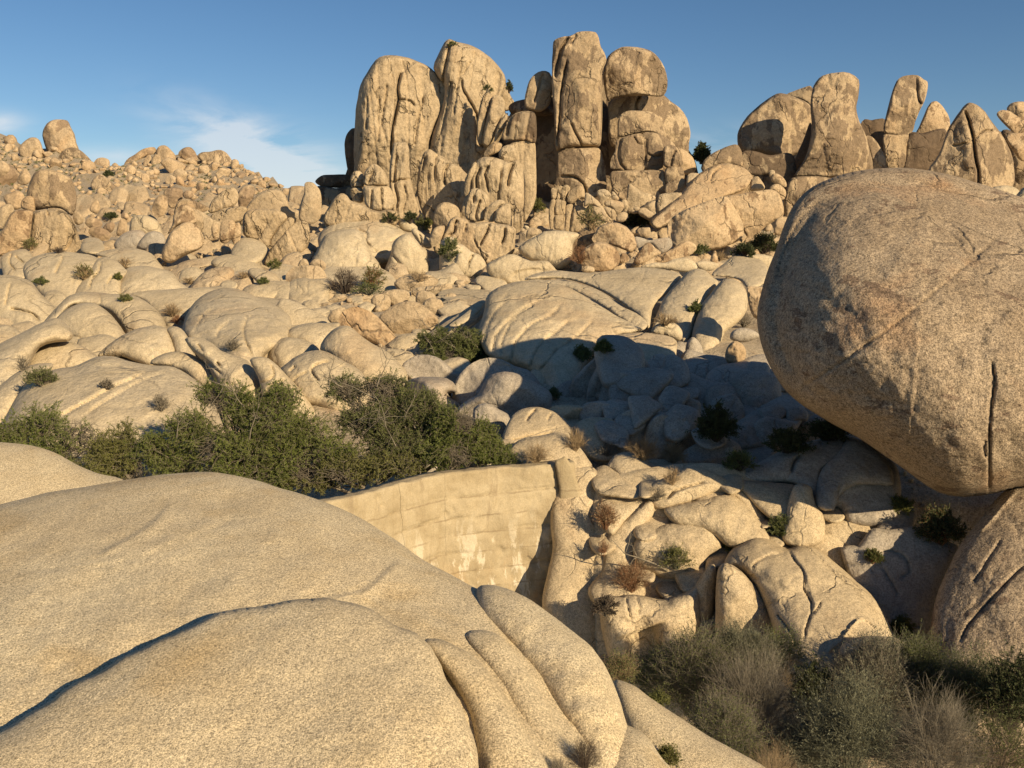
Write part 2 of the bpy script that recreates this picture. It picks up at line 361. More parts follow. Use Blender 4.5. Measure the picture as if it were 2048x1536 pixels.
rockmat('fore', 'coarse foreground granite', (.58, .475, .31), (.63, .53, .355), (.51, .40, .24), big=.42, mid=1.9, grain=48, gk=.5, fine=110, fk=.38, bump=.8, bdist=.018, rust=.7, rcol=(.50, .355, .17))
rockmat('soil', 'sandy decomposed granite', (.42, .345, .24), (.48, .40, .285), (.33, .26, .175), big=.3, mid=1.2, grain=6, gk=.3, fine=20, fk=.25, bump=.8, bdist=.12)
def plain(key, name, col, var=.3, scale=6, rough=.8, trans=0.0):
    m = bpy.data.materials.new(name); m.use_nodes = True; nt = m.node_tree; nt.nodes.clear()
    o = N(nt, 'ShaderNodeOutputMaterial'); b = N(nt, 'ShaderNodeBsdfPrincipled')
    b.inputs['Roughness'].default_value = rough; b.inputs['Specular IOR Level'].default_value = .2
    ge = N(nt, 'ShaderNodeNewGeometry'); n = noise(nt, ge.outputs['Position'], scale, 3, .6)
    nt.links.new(ramp(nt, n, [(.3, tuple(x*(1-var) for x in col)), (.7, tuple(min(1, x*(1+var)) for x in col))]), b.inputs['Base Color'])
    if trans:
        t = N(nt, 'ShaderNodeBsdfTranslucent'); t.inputs[0].default_value = (col[0]*1.3, col[1]*1.5, col[2]*.7, 1)
        mx = N(nt, 'ShaderNodeMixShader'); mx.inputs[0].default_value = trans; nt.links.new(b.outputs[0], mx.inputs[1]); nt.links.new(t.outputs[0], mx.inputs[2]); nt.links.new(mx.outputs[0], o.inputs[0])
    else: nt.links.new(b.outputs[0], o.inputs[0])
    MAT[key] = m
plain('green', 'tree leaf green', (.155, .18, .05), .4, 1.2, .65, .3)
plain('olive', 'olive leaf', (.125, .14, .05), .4, 3, .7, .2)
plain('dkgreen', 'dark shrub leaf', (.07, .08, .035), .4, 3, .7, .15)
plain('yelgreen', 'yellow green leaf', (.155, .155, .05), .35, 4, .7, .2)
plain('straw', 'dry straw twig', (.30, .22, .13), .35, 5)
plain('greytwig', 'grey twig', (.20, .175, .135), .35, 5)
plain('sage', 'grey green twig', (.15, .15, .10), .35, 5)
plain('redtwig', 'rusty twig', (.24, .13, .07), .35, 5)
plain('darktwig', 'dark twig', (.085, .065, .05), .35, 5)
plain('bark', 'grey bark', (.17, .145, .11), .3, 8)
# ---------------------------------------------------------------- the land
HTU = [-1500, -200, 0, 40, 85, 150, 190, 240, 262, 300, 380, 440, 480, 520, 560, 610, 660, 700, 4000]
HTV = [150, 235, 268, 287, 292, 305, 333, 334, 316, 302, 308, 314, 332, 350, 368, 392, 400, 400, 400]
G2V = np.array([150, 260, 300, 350, 400, 440, 470, 500, 530, 560])
G2D = np.array([330, 262, 235, 200, 160, 128, 106, 90, 76, 69.])
def G(u, v):
    a = np.interp(v, GV, GD); b = np.where(np.asarray(v) < 560, np.interp(v, G2V, G2D), a)
    w = np.clip((680-np.asarray(u, float))/120, 0, 1); w = w*w*(3-2*w)
    return a*(1-w)+b*w
def build_land():
    us = np.concatenate([np.arange(-1500, 0, 60), np.arange(0, 2060, 14), np.arange(2060, 4000, 60)])
    vr = np.concatenate([np.arange(385, 620, 7), np.arange(620, 1540, 12), [1560, 1620, 1700, 1850, 2100, 2600, 3600, 6000]])
    U, VR = np.meshgrid(us, vr); vt = np.interp(U, HTU, HTV)
    V = np.where(VR < 520, vt+(VR-385)/135*(520-vt), VR)
    D = G(U, V)
    x, z = ray(U, V)
    # the dome at the camera's feet hides everything near; keep the floor low there
    P = np.stack([x*D, D, z*D+CAMZ], -1)
    zf = P[..., 2]; zf[:] = np.where(V > 1536, np.minimum(zf, -.2), zf)
    Q = P.reshape(-1, 3)
    amp = np.clip(D.ravel()*.007, .06, 1.2)
    P[..., 2] += (amp*fbm(Q/np.array([3.5, 3.5, 3.5]), 77, 4, .5)).reshape(U.shape)-.1
    # behind the skyline the ground carries on to the horizon
    back = []
    for Dd, zz in ((1.12, -.6), (1.4, -4), (2.2, -9), (6, -12), (40, -12)):
        q = P[0].copy(); k = Dd; q[:, 0] *= k; q[:, 1] *= k
        q[:, 2] = np.minimum(P[0][:, 2]+zz, P[0][:, 2]) if Dd < 2 else CAMZ-6+0*q[:, 2]+zz*.3
        back.append(q)
    P = np.concatenate([np.array(back[::-1]), P], 0)
    ny, nx = P.shape[:2]; I = np.arange(ny*nx).reshape(ny, nx)
    Fc = np.stack([I[:-1, :-1], I[1:, :-1], I[1:, 1:], I[:-1, 1:]], -1).reshape(-1, 4)
    o = make_mesh('ground', P.reshape(-1, 3), Fc, MAT['soil']); tag(o, kind='structure')
    return o
build_land()
# ---------------------------------------------------------------- rocks: the skyline group in the middle
R = rock
O1 = 'rock outcrop'
R('huge rounded left half of the twin pale cliff, deeply fluted from top to foot', 'tower', 'B', '545,1180 535,1000 540,800 558,620 590,480 635,390 700,300 765,263 850,258 940,280 1005,305 1080,335 1130,372 1165,415 1212,465 1230,560 1200,660 1150,760 1115,880 1130,1180 1100,1400 560,1400', D=104, k=.75, e=.42, name='rock_dome', cat=O1,
  flute=(4.5, 17, -4), lump=.03, cracks=[(4, 12, '885,395 860,480 862,580 845,680 825,780 815,900 810,1000'), (3, 5, '862,582 950,590 985,630'), (3, 5, '1050,560 1020,680 1000,800 985,920'), (3, 4, '720,560 725,700 715,900'), (3, 4, '640,560 630,800'), (3.5, 5, '780,470 760,640 735,780')], ledges=[('1000,305 930,360 885,400 862,480', -9, 22)], step=2.3)
R('tall pointed right half of the twin pale cliff, its crest cut by a notch', 'tower', 'B', '1120,350 1148,265 1200,165 1240,138 1285,155 1370,175 1450,215 1530,270 1600,340 1642,400 1650,480 1622,560 1645,650 1660,740 1600,900 1500,1010 1500,1400 1100,1400 1085,1000 1110,850 1150,720 1190,590 1200,490 1160,430', D=103, k=.7, e=.42, name='rock_dome', cat=O1,
  flute=(4.5, 15, 8), lump=.03, cracks=[(4, 9, '1245,180 1225,260 1200,380 1195,480'), (3, 8, '1330,430 1340,510 1390,600 1440,690'), (5, 14, '1440,690 1445,800 1450,880 1490,930'), (3, 4, '1330,300 1300,480 1270,700'), (3, 4, '1250,450 1210,700 1150,900'), (3, 4, '1400,300 1330,400')], step=2.3)
R('slim upright fin of rock on the flank of the pointed cliff, left of its twin', 'tower', 'B', '1490,545 1530,512 1562,522 1545,600 1512,720 1486,860 1474,915 1445,880 1440,760 1458,640', D=97.5, e=.45)
R('broad upright fin of rock on the flank of the pointed cliff, right of its twin', 'tower', 'B', '1555,560 1600,550 1640,582 1645,660 1605,760 1565,860 1525,925 1482,905 1495,790 1530,650', D=97, e=.45)
R('narrow slanting flake between the cliff fins and the dark capstone', 'tower', 'B', '1640,695 1668,680 1645,780 1605,850 1568,888 1585,790', D=96, e=.45)
R('small jumbled block under the slanting flake beside the pointed cliff', 'tower', 'B', '1490,985 1510,940 1570,890 1625,905 1600,960 1500,1010', D=95.5)
R('shadowed ridge rock behind the right shoulder of the pointed cliff', 'tower', 'B', '1600,470 1655,480 1690,560 1715,610 1680,660 1620,660 1560,600', D=112)
R('narrow shaded slab pressed against the left edge of the twin cliff', 'varnshade', 'B', '472,900 488,835 530,790 565,800 580,1130 510,1140 480,1010', D=111, e=.4)
R('long flat-topped shadowed slab left of the twin cliff foot, the upper layer', 'varnshade', 'B', '256,1180 300,1140 340,1132 505,1130 560,1150 560,1225 420,1228 300,1215', D=112, e=.3)
R('dark shadowed slab left of the twin cliff foot, under the flat-topped layer', 'varnshade', 'B', '262,1225 300,1212 420,1230 560,1225 580,1500 300,1500 275,1300', D=111, e=.35)
R('upright tan boulder with a lit tip and shaded belly left of the dark slabs', 'tan', 'B', '182,1192 235,1188 285,1235 303,1300 298,1440 240,1490 150,1470 135,1430 150,1340 178,1260', D=93, e=.45, k=.6)
R('cracked upright pillar standing against the left half of the twin cliff', 'tower', 'B', '830,905 860,892 922,895 945,950 950,1100 962,1180 985,1280 1010,1360 1010,1440 880,1470 830,1430 800,1320 800,1200 800,1090 815,980', D=92, k=.6, e=.4, flute=(3, 9, 2),
  cracks=[(3, 7, '850,990 842,1090 838,1200 860,1300 850,1400'), (3, 6, '802,1195 880,1170 960,1165'), (2.5, 4, '905,1200 925,1300 900,1400')])
R('rounded upper block of the short stack left of the cracked pillar', 'tower', 'B', '618,1205 615,1130 640,1080 685,1052 735,1075 775,1130 792,1205 740,1220 690,1212', D=90, flute=(3, 9, 5), cracks=[(2.5, 6, '690,1110 660,1150 650,1200')])
R('broad lower block of the short stack left of the cracked pillar', 'tower', 'B', '608,1230 625,1212 690,1216 795,1220 825,1270 842,1340 800,1395 740,1400 680,1395 625,1350', D=89.5, flute=(3, 9, 5), e=.4, cracks=[(2.5, 6, '670,1240 665,1380'), (2.5, 6, '740,1230 750,1390')])
R('narrow cracked block leaning on the short stack from the left, upper piece', 'tower', 'B', '515,1150 545,1105 590,1108 615,1150 608,1225 540,1232 518,1210', D=91.5)
R('narrow cracked block leaning on the short stack from the left, lower piece', 'tower', 'B', '518,1235 600,1228 612,1290 600,1335 545,1325 515,1280', D=91)
R('wide fluted rock half in shadow at the centre of the cliff foot', 'tower', 'B', '1000,1230 1015,1090 1045,985 1070,955 1100,945 1150,980 1200,1005 1245,1045 1300,1062 1345,1105 1392,1150 1400,1250 1370,1350 1320,1470 1100,1480 1025,1370', D=93, k=.5, e=.42, flute=(5, 13, 3),
  cracks=[(3, 6, '1145,985 1130,1100 1120,1200'), (3.5, 8, '1240,1050 1205,1100 1205,1210'), (3, 5, '1060,1000 1040,1100')])
R('shaded low boulder at the foot of the wide fluted rock', 'tower', 'B', '1120,1480 1130,1390 1180,1337 1255,1340 1312,1390 1312,1500 1200,1530', D=88)
R('shaded wedge of rock right of the low boulder at the fluted rock foot', 'tower', 'B', '1310,1440 1330,1350 1370,1280 1410,1300 1400,1450 1360,1490', D=89)
R('tall fluted column under the pale knob right of the fluted rock', 'tower', 'B', '1395,1280 1385,1180 1400,1090 1440,1030 1490,1000 1560,1000 1620,1020 1690,1040 1735,1020 1772,1060 1785,1200 1775,1390 1680,1400 1540,1400 1420,1330', D=88, k=.55, e=.38, flute=(5, 11, 3),
  cracks=[(3.5, 10, '1465,1080 1440,1160 1438,1250'), (3, 8, '1530,1060 1500,1130 1512,1190 1525,1260'), (4, 10, '1705,1050 1670,1150 1660,1220'), (3, 6, '1620,1080 1600,1240 1590,1380')])
R('separate sliver of rock on the left side of the fluted column', 'tower', 'B', '1350,1275 1352,1190 1378,1110 1405,1060 1440,1030 1430,1100 1395,1180 1385,1260 1362,1285', D=87)
R('pale rounded knob on top of the fluted column', 'tower', 'B', '1602,965 1640,920 1700,915 1730,955 1738,1020 1690,1045 1640,1040 1608,1015', D=88.5)
R('flat-faced squared pedestal below the right edge of the fluted column', 'tower', 'B', '1690,1395 1776,1392 1770,1560 1700,1560 1685,1470', D=87, e=.35, k=.6, flute=(3, 8, 0))
R('smooth tall column in the recess right of the fluted column', 'tower', 'B', '1640,940 1720,890 1800,885 1862,892 1872,1010 1872,1300 1825,1420 1780,1480 1760,1100 1660,1010', D=95, k=.5, e=.35, flute=(3, 14, 0))
R('dark domed capstone with pale drips resting on the recessed column', 'varnshade', 'B', '1618,862 1640,790 1665,735 1720,682 1790,665 1862,682 1876,760 1870,897 1800,885 1760,882 1690,880 1640,880', D=95, k=.6, e=.4, flute=(4, 12, 6), cracks=[(3, 7, '1700,700 1665,780 1655,850')])
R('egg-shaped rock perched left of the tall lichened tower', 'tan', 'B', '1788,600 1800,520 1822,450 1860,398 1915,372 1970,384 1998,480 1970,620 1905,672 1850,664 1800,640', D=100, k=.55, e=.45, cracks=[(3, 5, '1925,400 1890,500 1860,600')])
R('flat shadowed slab under the egg-shaped rock', 'varnshade', 'B', '1670,640 1700,605 1790,580 1880,600 1990,640 1990,700 1700,690', D=103)
R('added dark backing filling the shaded gap left of the lichened tower', 'varnshade', 'B', '1860,640 2100,600 2150,1400 1900,1480 1840,1200', D=104, e=.3, k=.08)  # added backing in a dark tone, so the gap reads as shaded
# the lichened tower group
R('tallest rectangular tower with dark lichen down its face', 'varn', 'C', '378,400 384,230 390,160 425,132 470,122 520,118 560,92 600,84 650,80 700,88 722,130 735,190 762,240 780,290 765,335 745,380 746,480 750,600 747,760 742,890 722,932 640,930 560,933 470,945 415,962 402,880 392,640 382,500', D=98, e=.33, k=.75, lump=.035,
  cracks=[(4, 12, '500,135 450,200 425,300 405,420'), (3.5, 8, '490,290 465,430 445,580 430,760 412,940'), (3, 7, '520,760 560,850 605,925'), (3, 4, '560,110 520,160')], step=2.3)
R('squat tan block carrying the tallest tower', 'varn', 'C', '418,1010 425,970 500,942 600,935 722,936 748,1000 772,1110 778,1240 700,1300 600,1310 420,1260 412,1120', D=97, e=.33, k=.6, cracks=[(3.5, 10, '450,1145 540,1148 590,1180 625,1230 632,1290')])
R('round-headed lichened boulder on top of the stack right of the tallest tower', 'varn', 'C', '753,400 772,300 815,238 888,198 950,196 1010,200 1100,225 1160,272 1205,350 1224,440 1215,520 1185,558 1100,556 1000,552 900,562 820,578 790,602 765,520', D=101, k=.75, e=.45)
R('broad flaring body of rock under the round-headed boulder', 'varn', 'C', '788,700 790,600 830,560 950,525 1160,520 1250,596 1312,640 1370,720 1392,820 1385,900 1372,980 1300,1010 1000,1000 830,935 800,900', D=105, k=.6, e=.42, cracks=[(3, 9, '1025,560 995,610 998,660')], flute=(2, 16, 0))
R('lit bulge at the right foot of the flaring rock body', 'varn2', 'C', '1290,940 1370,965 1418,1020 1432,1100 1380,1130 1300,1110', D=101)
R('squared brown block in the upper middle of the stacked blocks', 'varn', 'C', '862,850 862,745 885,690 930,667 1000,663 1085,668 1145,692 1185,745 1212,800 1200,870 1120,825 1000,830 900,855', D=96, e=.35, k=.6)
R('dark squared block in the left of the stacked blocks, cracked across a corner', 'varn', 'C', '808,1085 815,1010 838,960 852,882 900,855 1035,830 1052,900 1066,1040 1052,1098 960,1100 880,1098', D=95, e=.33, k=.5, cracks=[(3, 7, '880,870 865,980 885,1060 920,1095'), (2.5, 5, '975,850 1010,900 1050,910')])
R('block with a rounded shoulder in the middle of the stacked blocks', 'varn', 'C', '1046,832 1120,822 1200,850 1255,890 1285,925 1210,935 1196,1000 1192,1080 1120,1096 1066,1080 1072,950', D=95, e=.36, k=.55, cracks=[(3, 8, '1072,870 1068,960'), (2.5, 5, '1075,975 1130,1000 1180,985')])
R('small upright block at the right end of the stacked blocks', 'varn', 'C', '1193,1000 1198,930 1240,912 1285,925 1312,960 1330,1060 1300,1082 1220,1080 1195,1060', D=93.5, e=.38, cracks=[(2.5, 5, '1290,950 1262,1000 1250,1070')])
R('narrow upright block below the small one at the right end of the stack', 'varn', 'C', '1212,1085 1320,1070 1345,1110 1345,1165 1270,1185 1220,1195', D=93.3, e=.36)
R('shaded cube-like block at the bottom right of the stacked blocks', 'varn', 'C', '1218,1200 1345,1160 1345,1300 1222,1290', D=93, e=.3, k=.5)
R('wide flat basal block under the stacked blocks', 'varn', 'C', '805,1150 815,1110 900,1102 1190,1098 1212,1140 1224,1185 1220,1300 1100,1330 900,1320 825,1250', D=94.2, e=.3, k=.5)
R('grey pointed wedge of rock leaning below the stacked blocks', 'tower', 'C', '925,1380 930,1250 938,1195 975,1210 1040,1255 1130,1285 1135,1320 1030,1400 980,1420', D=91.5, k=.4, e=.4, bends=[('940,1190 930,1400', .5)])
R('shaded blocky rock right of the grey wedge', 'tower', 'C', '1148,1430 1150,1300 1180,1272 1330,1265 1350,1330 1250,1420 1190,1460', D=90, e=.35, k=.5)
R('large shaded slope rock behind the lower rubble under the stack', 'tower', 'C', '1010,1410 1060,1350 1130,1315 1200,1330 1190,1440 1100,1470', D=90.5, e=.4)
R('square pale block half hidden behind the rubble left of the grey wedge', 'tower', 'C', '885,1320 930,1318 932,1390 890,1395', D=91, e=.35)
# ribbed cluster
def many(rows, mat, zone, **kw):
    for r in rows: R(r[0], mat, zone, r[1], **{**kw, **(r[2] if len(r) > 2 else {})})
many([('left of the three rounded cap ribs on the small ribbed stack', '1420,300 1425,240 1460,222 1512,228 1495,300 1482,365 1425,362'),
      ('middle of the three rounded cap ribs on the small ribbed stack', '1500,330 1505,250 1540,200 1580,195 1548,260 1535,365 1495,370'),
      ('right of the three rounded cap ribs on the small ribbed stack', '1545,330 1560,240 1600,190 1640,196 1672,240 1640,280 1605,340 1600,388 1550,375'),
      ('pointed oval boulder leaning on top of the small ribbed stack', '1622,385 1650,300 1700,240 1790,198 1822,225 1812,330 1760,395 1700,430 1650,418'),
      ('small round boulder wedged beside the pointed oval one', '1742,440 1745,400 1780,378 1820,395 1836,460 1800,475'),
      ('left rib of the lower ribbed stack', '1395,640 1392,520 1412,400 1440,372 1478,380 1465,480 1458,640 1450,750 1410,755'),
      ('upper squared block in the lower ribbed stack', '1470,480 1482,380 1560,378 1612,400 1604,480 1598,575 1520,575 1466,568', {'e': .33}),
      ('lower squared block in the lower ribbed stack', '1462,680 1466,580 1595,580 1590,680 1575,765 1500,762 1462,755', {'e': .33}),
      ('thin rib right of the squared blocks in the lower ribbed stack', '1600,640 1612,460 1650,435 1700,440 1690,520 1672,640 1662,785 1600,770'),
      ('wide right-hand rib of the lower ribbed stack', '1668,700 1690,540 1730,460 1790,452 1870,490 1910,560 1880,640 1850,740 1800,790 1670,790')], 'tower', 'O', D=87, k=.55, e=.42, flute=(1.6, 6, 2))
many([('lit angular boulder right of the small ribbed stack', '50,470 55,380 75,290 130,310 200,370 240,400 300,490 290,520 170,450 100,455'),
      ('long tan boulder leaning downhill below the angular boulder', '170,430 240,420 300,480 370,590 430,660 400,680 320,660 200,600 160,500'),
      ('two-toned boulder tucked under the tallest tower base', '215,290 240,255 320,245 380,280 402,330 400,385 330,395 290,430 240,380'),
      ('small leaning block between the tower base and the wedge', '395,330 410,275 440,285 495,350 495,385 410,382'),
      ('rounded pale boulder in the rubble left of the dark green shrub', '305,430 330,390 410,380 500,395 555,430 562,480 520,540 460,560 400,480 320,460'),
      ('half-shadowed boulder in the rubble above the loaf of tan rock', '300,500 330,460 400,460 450,500 460,570 420,630 370,590'),
      ('small pale boulder partly behind the dark green shrub', '460,620 480,570 540,538 600,545 610,600 560,660 480,660'),
      ('flat tan boulder above the dark green shrub', '680,490 720,468 770,480 760,520 700,520'),
      ('jagged pale boulder right of the dark green shrub', '740,520 790,482 850,490 890,520 948,550 930,590 870,620 800,580 750,560'),
      ('shadowed cube of rock in the hollow below the shrub', '735,790 750,745 860,735 895,740 900,840 820,865 750,850', {'e': .35}),
      ('small shadowed rock under the shadowed cube', '830,900 850,870 910,865 935,890 920,920 850,920')], 'tan', 'P', D=86, k=.7, e=.42, lump=.08)
# lichened slanting boulder and the two-part block
R('long slanting boulder with dark lichened upper side and lit lower face', 'varn2', 'C', '1090,1480 1150,1420 1230,1350 1310,1280 1380,1200 1440,1135 1560,1068 1680,1045 1790,1085 1838,1130 1850,1170 1800,1235 1700,1280 1560,1340 1400,1420 1220,1500 1140,1530', D=88, Dtop=93, k=.75, e=.42, bends=[('1850,1040 1180,1480', -.0)], cracks=[(3, 5, '1650,1050 1570,1110 1530,1190')])
R('shaded boulder standing behind the long slanting boulder', 'varn', 'C', '1470,1085 1490,1030 1540,985 1600,950 1700,912 1740,915 1772,980 1775,1075 1700,1060 1560,1075 1500,1118', D=97, k=.6)
R('small tan boulder in the gap left of the slanting boulder', 'tan', 'C', '1362,1180 1370,1140 1400,1118 1470,1130 1440,1170 1370,1220', D=92)
R('big blocky split boulder, the left and nearer half', 'varn2', 'F', '1070,330 1078,265 1110,230 1170,195 1300,145 1430,103 1470,125 1510,190 1550,270 1562,340 1530,385 1440,430 1330,455 1200,475 1110,430 1085,400', D=79, k=.7, e=.33, step=2.8, bends=[('1150,235 1110,460', .9), ('1470,110 1120,210', .5)], cracks=[(3, 4, '1340,120 1200,180 1140,230')])
R('big blocky split boulder, the right and farther half', 'varn2', 'F', '1425,112 1500,95 1620,75 1740,58 1790,90 1815,180 1812,240 1760,260 1700,300 1630,365 1590,375 1540,300 1480,180', D=80.5, k=.6, e=.33, step=2.8)
R('flat grey foot slab running out below the split boulder', 'varn2', 'F', '930,535 1000,490 1100,440 1180,390 1230,400 1260,440 1200,490 1100,525 1000,535', D=77, k=.5)
R('small rounded block wedged at the right end of the split boulder', 'tan', 'D', '445,1090 455,1030 490,1005 540,1010 540,1110 460,1120', D=76)
R('rounded boulder behind the top of the split boulder', 'varn2', 'D', '410,830 440,800 480,795 520,830 525,870 500,895 450,840', D=88)
R('small tan boulder perched above the split boulder', 'varn2', 'D', '425,760 440,730 480,730 520,770 527,810 480,800 440,785', D=89)
R('tiny upright stone behind the perched tan boulder', 'tan', 'D', '418,750 420,708 452,708 450,750', D=91)
R('pale boulder sloping behind the slanting boulder tip', 'tan', 'D', '290,830 310,760 345,745 390,810 380,830 320,840', D=91)
R('dark shaded boulder in the hollow below the overhanging round rock', 'varnshade', 'D', '230,700 245,590 330,585 420,610 560,600 590,740 510,820 430,740 330,740', D=97, k=.3)
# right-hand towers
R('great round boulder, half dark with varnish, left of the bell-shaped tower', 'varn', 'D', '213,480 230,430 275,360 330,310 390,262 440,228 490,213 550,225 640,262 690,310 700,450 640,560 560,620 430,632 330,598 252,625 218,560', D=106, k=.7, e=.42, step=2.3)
R('low dark rock behind the top of the great round boulder', 'varnshade', 'D', '530,225 600,190 680,165 700,200 700,300 640,262', D=112)
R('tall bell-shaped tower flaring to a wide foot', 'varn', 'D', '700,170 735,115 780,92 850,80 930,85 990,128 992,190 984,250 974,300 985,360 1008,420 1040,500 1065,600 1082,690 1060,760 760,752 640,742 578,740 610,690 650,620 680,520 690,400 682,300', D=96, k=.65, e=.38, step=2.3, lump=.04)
R('shadowed slab pressed between the round boulder and the bell tower', 'varnshade', 'D', '565,745 590,620 640,500 680,400 700,500 690,640 640,745', D=101, k=.3)
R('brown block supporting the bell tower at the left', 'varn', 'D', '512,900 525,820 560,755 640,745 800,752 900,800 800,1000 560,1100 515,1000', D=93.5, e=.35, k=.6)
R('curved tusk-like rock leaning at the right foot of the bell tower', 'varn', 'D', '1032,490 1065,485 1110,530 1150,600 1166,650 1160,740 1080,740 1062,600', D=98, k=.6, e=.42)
R('dark double-lobed rock in the gap behind the tusk-like rock', 'varnshade', 'D', '1000,410 1030,378 1070,385 1100,378 1160,382 1180,480 1170,640 1080,600 1020,470', D=110, k=.4)
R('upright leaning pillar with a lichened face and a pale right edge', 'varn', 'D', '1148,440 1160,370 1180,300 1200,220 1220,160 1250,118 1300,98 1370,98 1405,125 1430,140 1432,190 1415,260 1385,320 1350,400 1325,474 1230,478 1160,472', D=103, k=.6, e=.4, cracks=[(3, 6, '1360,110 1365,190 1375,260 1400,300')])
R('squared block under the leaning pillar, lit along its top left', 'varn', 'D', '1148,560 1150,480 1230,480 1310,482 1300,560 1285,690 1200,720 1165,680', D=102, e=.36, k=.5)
R('dark block right of the one under the leaning pillar', 'varnshade', 'D', '1285,600 1312,470 1400,465 1540,440 1548,540 1480,640 1430,760 1285,740', D=102.5, e=.36, k=.5)
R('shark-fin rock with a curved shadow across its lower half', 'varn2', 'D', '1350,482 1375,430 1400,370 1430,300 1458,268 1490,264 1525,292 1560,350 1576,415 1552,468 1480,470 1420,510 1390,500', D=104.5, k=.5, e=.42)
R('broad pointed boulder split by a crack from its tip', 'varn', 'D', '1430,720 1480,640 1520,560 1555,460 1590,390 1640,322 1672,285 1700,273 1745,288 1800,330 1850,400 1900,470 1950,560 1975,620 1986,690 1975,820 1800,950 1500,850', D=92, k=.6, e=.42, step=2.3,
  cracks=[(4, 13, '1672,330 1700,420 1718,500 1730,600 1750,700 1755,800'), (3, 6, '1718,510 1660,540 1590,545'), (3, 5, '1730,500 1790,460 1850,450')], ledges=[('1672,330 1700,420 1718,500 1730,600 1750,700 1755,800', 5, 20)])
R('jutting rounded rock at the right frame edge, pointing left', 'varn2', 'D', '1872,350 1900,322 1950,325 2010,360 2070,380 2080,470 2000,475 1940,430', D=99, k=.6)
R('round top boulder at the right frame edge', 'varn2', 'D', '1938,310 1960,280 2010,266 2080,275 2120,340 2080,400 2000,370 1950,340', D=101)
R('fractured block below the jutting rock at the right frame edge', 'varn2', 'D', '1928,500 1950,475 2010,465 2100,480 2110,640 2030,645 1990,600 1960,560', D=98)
R('dark rock behind the fractured block at the right frame edge', 'varnshade', 'D', '1900,460 1940,445 2000,470 2120,560 2140,880 1990,900 1960,640', D=106)
R('pale low dome behind the giant boulder, left of two', 'dome', 'D', '1800,860 1840,820 1900,803 1960,805 2010,830 2030,880 1990,960 1850,940', D=80, cracks=[(3, 5, '1940,850 1900,880')])
R('pale low dome behind the giant boulder, at the frame edge', 'dome', 'D', '1960,930 2010,850 2060,805 2150,800 2200,1050 1990,1050', D=76)
R('added dark backing closing the shaded gaps behind the tallest tower and the stacked blocks', 'varnshade', 'W', '1030,215 1085,208 1100,160 1130,110 1190,110 1212,118 1222,190 1300,230 1370,290 1395,340 1400,470 1000,470 1010,260', D=109, k=.1, e=.3)  # added backing sheet that keeps the gaps between the towers dark
R('added dark backing closing the shaded gaps behind the right-hand towers', 'varnshade', 'W', '1440,345 1500,325 1560,300 1620,262 1700,262 1740,250 1785,252 1830,275 1880,285 1930,300 1990,262 2040,280 2140,300 2140,470 1400,440', D=116, k=.12, e=.3)  # added backing; its dark colour stands for shade between the right towers
R('low dark rock behind the foot of the twin cliff', 'varnshade', 'W', '700,330 760,280 860,260 960,230 1040,240 1080,300 1100,470 690,460', D=112, k=.12, e=.3)
# ---------------------------------------------------------------- rocks: slopes under the skyline group, left slope, basin, wash
R('low fluted rock pile at the left foot of the cliff, above the pale domes', 'tower', 'E', '275,260 285,215 315,165 345,120 390,83 430,100 450,130 500,148 545,165 590,190 640,200 700,190 760,215 740,290 500,300 300,300', D=80, k=.7, e=.42, flute=(3, 9, 14))
R('pale cracked dome, upper and wider one left of the cliff foot', 'dome', 'E', '240,380 290,300 340,258 420,232 520,222 610,222 680,240 730,285 760,300 800,335 820,420 780,500 500,560 300,500', D=76, Dtop=82, k=.8, e=.42, auto=(7, 8, 3), cracks=[(3, 6, '500,320 560,345 545,390 580,430'), (3, 5, '700,400 740,370 790,345'), (3, 4, '600,450 650,470 720,445')])
R('pale dome face with a curved top edge, in front of the wider dome', 'dome', 'E', '200,520 225,470 255,410 290,350 360,322 440,314 500,320 545,370 565,420 590,480 630,530 640,600 400,620 220,590', D=72, Dtop=75, k=.8, e=.42, auto=(6, 5, 3))
R('rounded pale knob right of the dome face, shaded on its right', 'dome', 'E', '660,610 690,520 710,470 715,420 740,380 780,352 825,345 870,380 905,425 940,450 955,560 930,640 700,660', D=73, k=.7, e=.42, auto=(5, -4, 3), cracks=[(3, 5, '720,480 780,560 820,600')])
R('low pale apron of rock running under the two pale domes', 'dome', 'E', '180,560 300,535 480,540 560,545 660,570 730,620 745,690 600,740 480,700 260,640', D=66, Dtop=72, k=.5)
R('slanting ribbed block between the pale knob and the fin rocks', 'dome', 'E', '838,330 860,308 920,350 960,400 975,430 940,440 890,400', D=76, cracks=[(2.5, 5, '890,345 910,400')])
R('pale boulder end sticking up between the shrubs above the pale knob', 'dome', 'E', '760,290 770,250 830,265 880,300 870,330 800,330', D=80)
R('thin upright stone between the pale knob and the fin-faced rock', 'tan', 'E', '955,405 965,340 1000,300 1040,295 1040,360 1010,410 975,430', D=75)
R('shaded upright rock left of the fin-faced rock', 'tower', 'E', '975,400 1000,320 1050,290 1060,330 1045,420 1000,470', D=76)
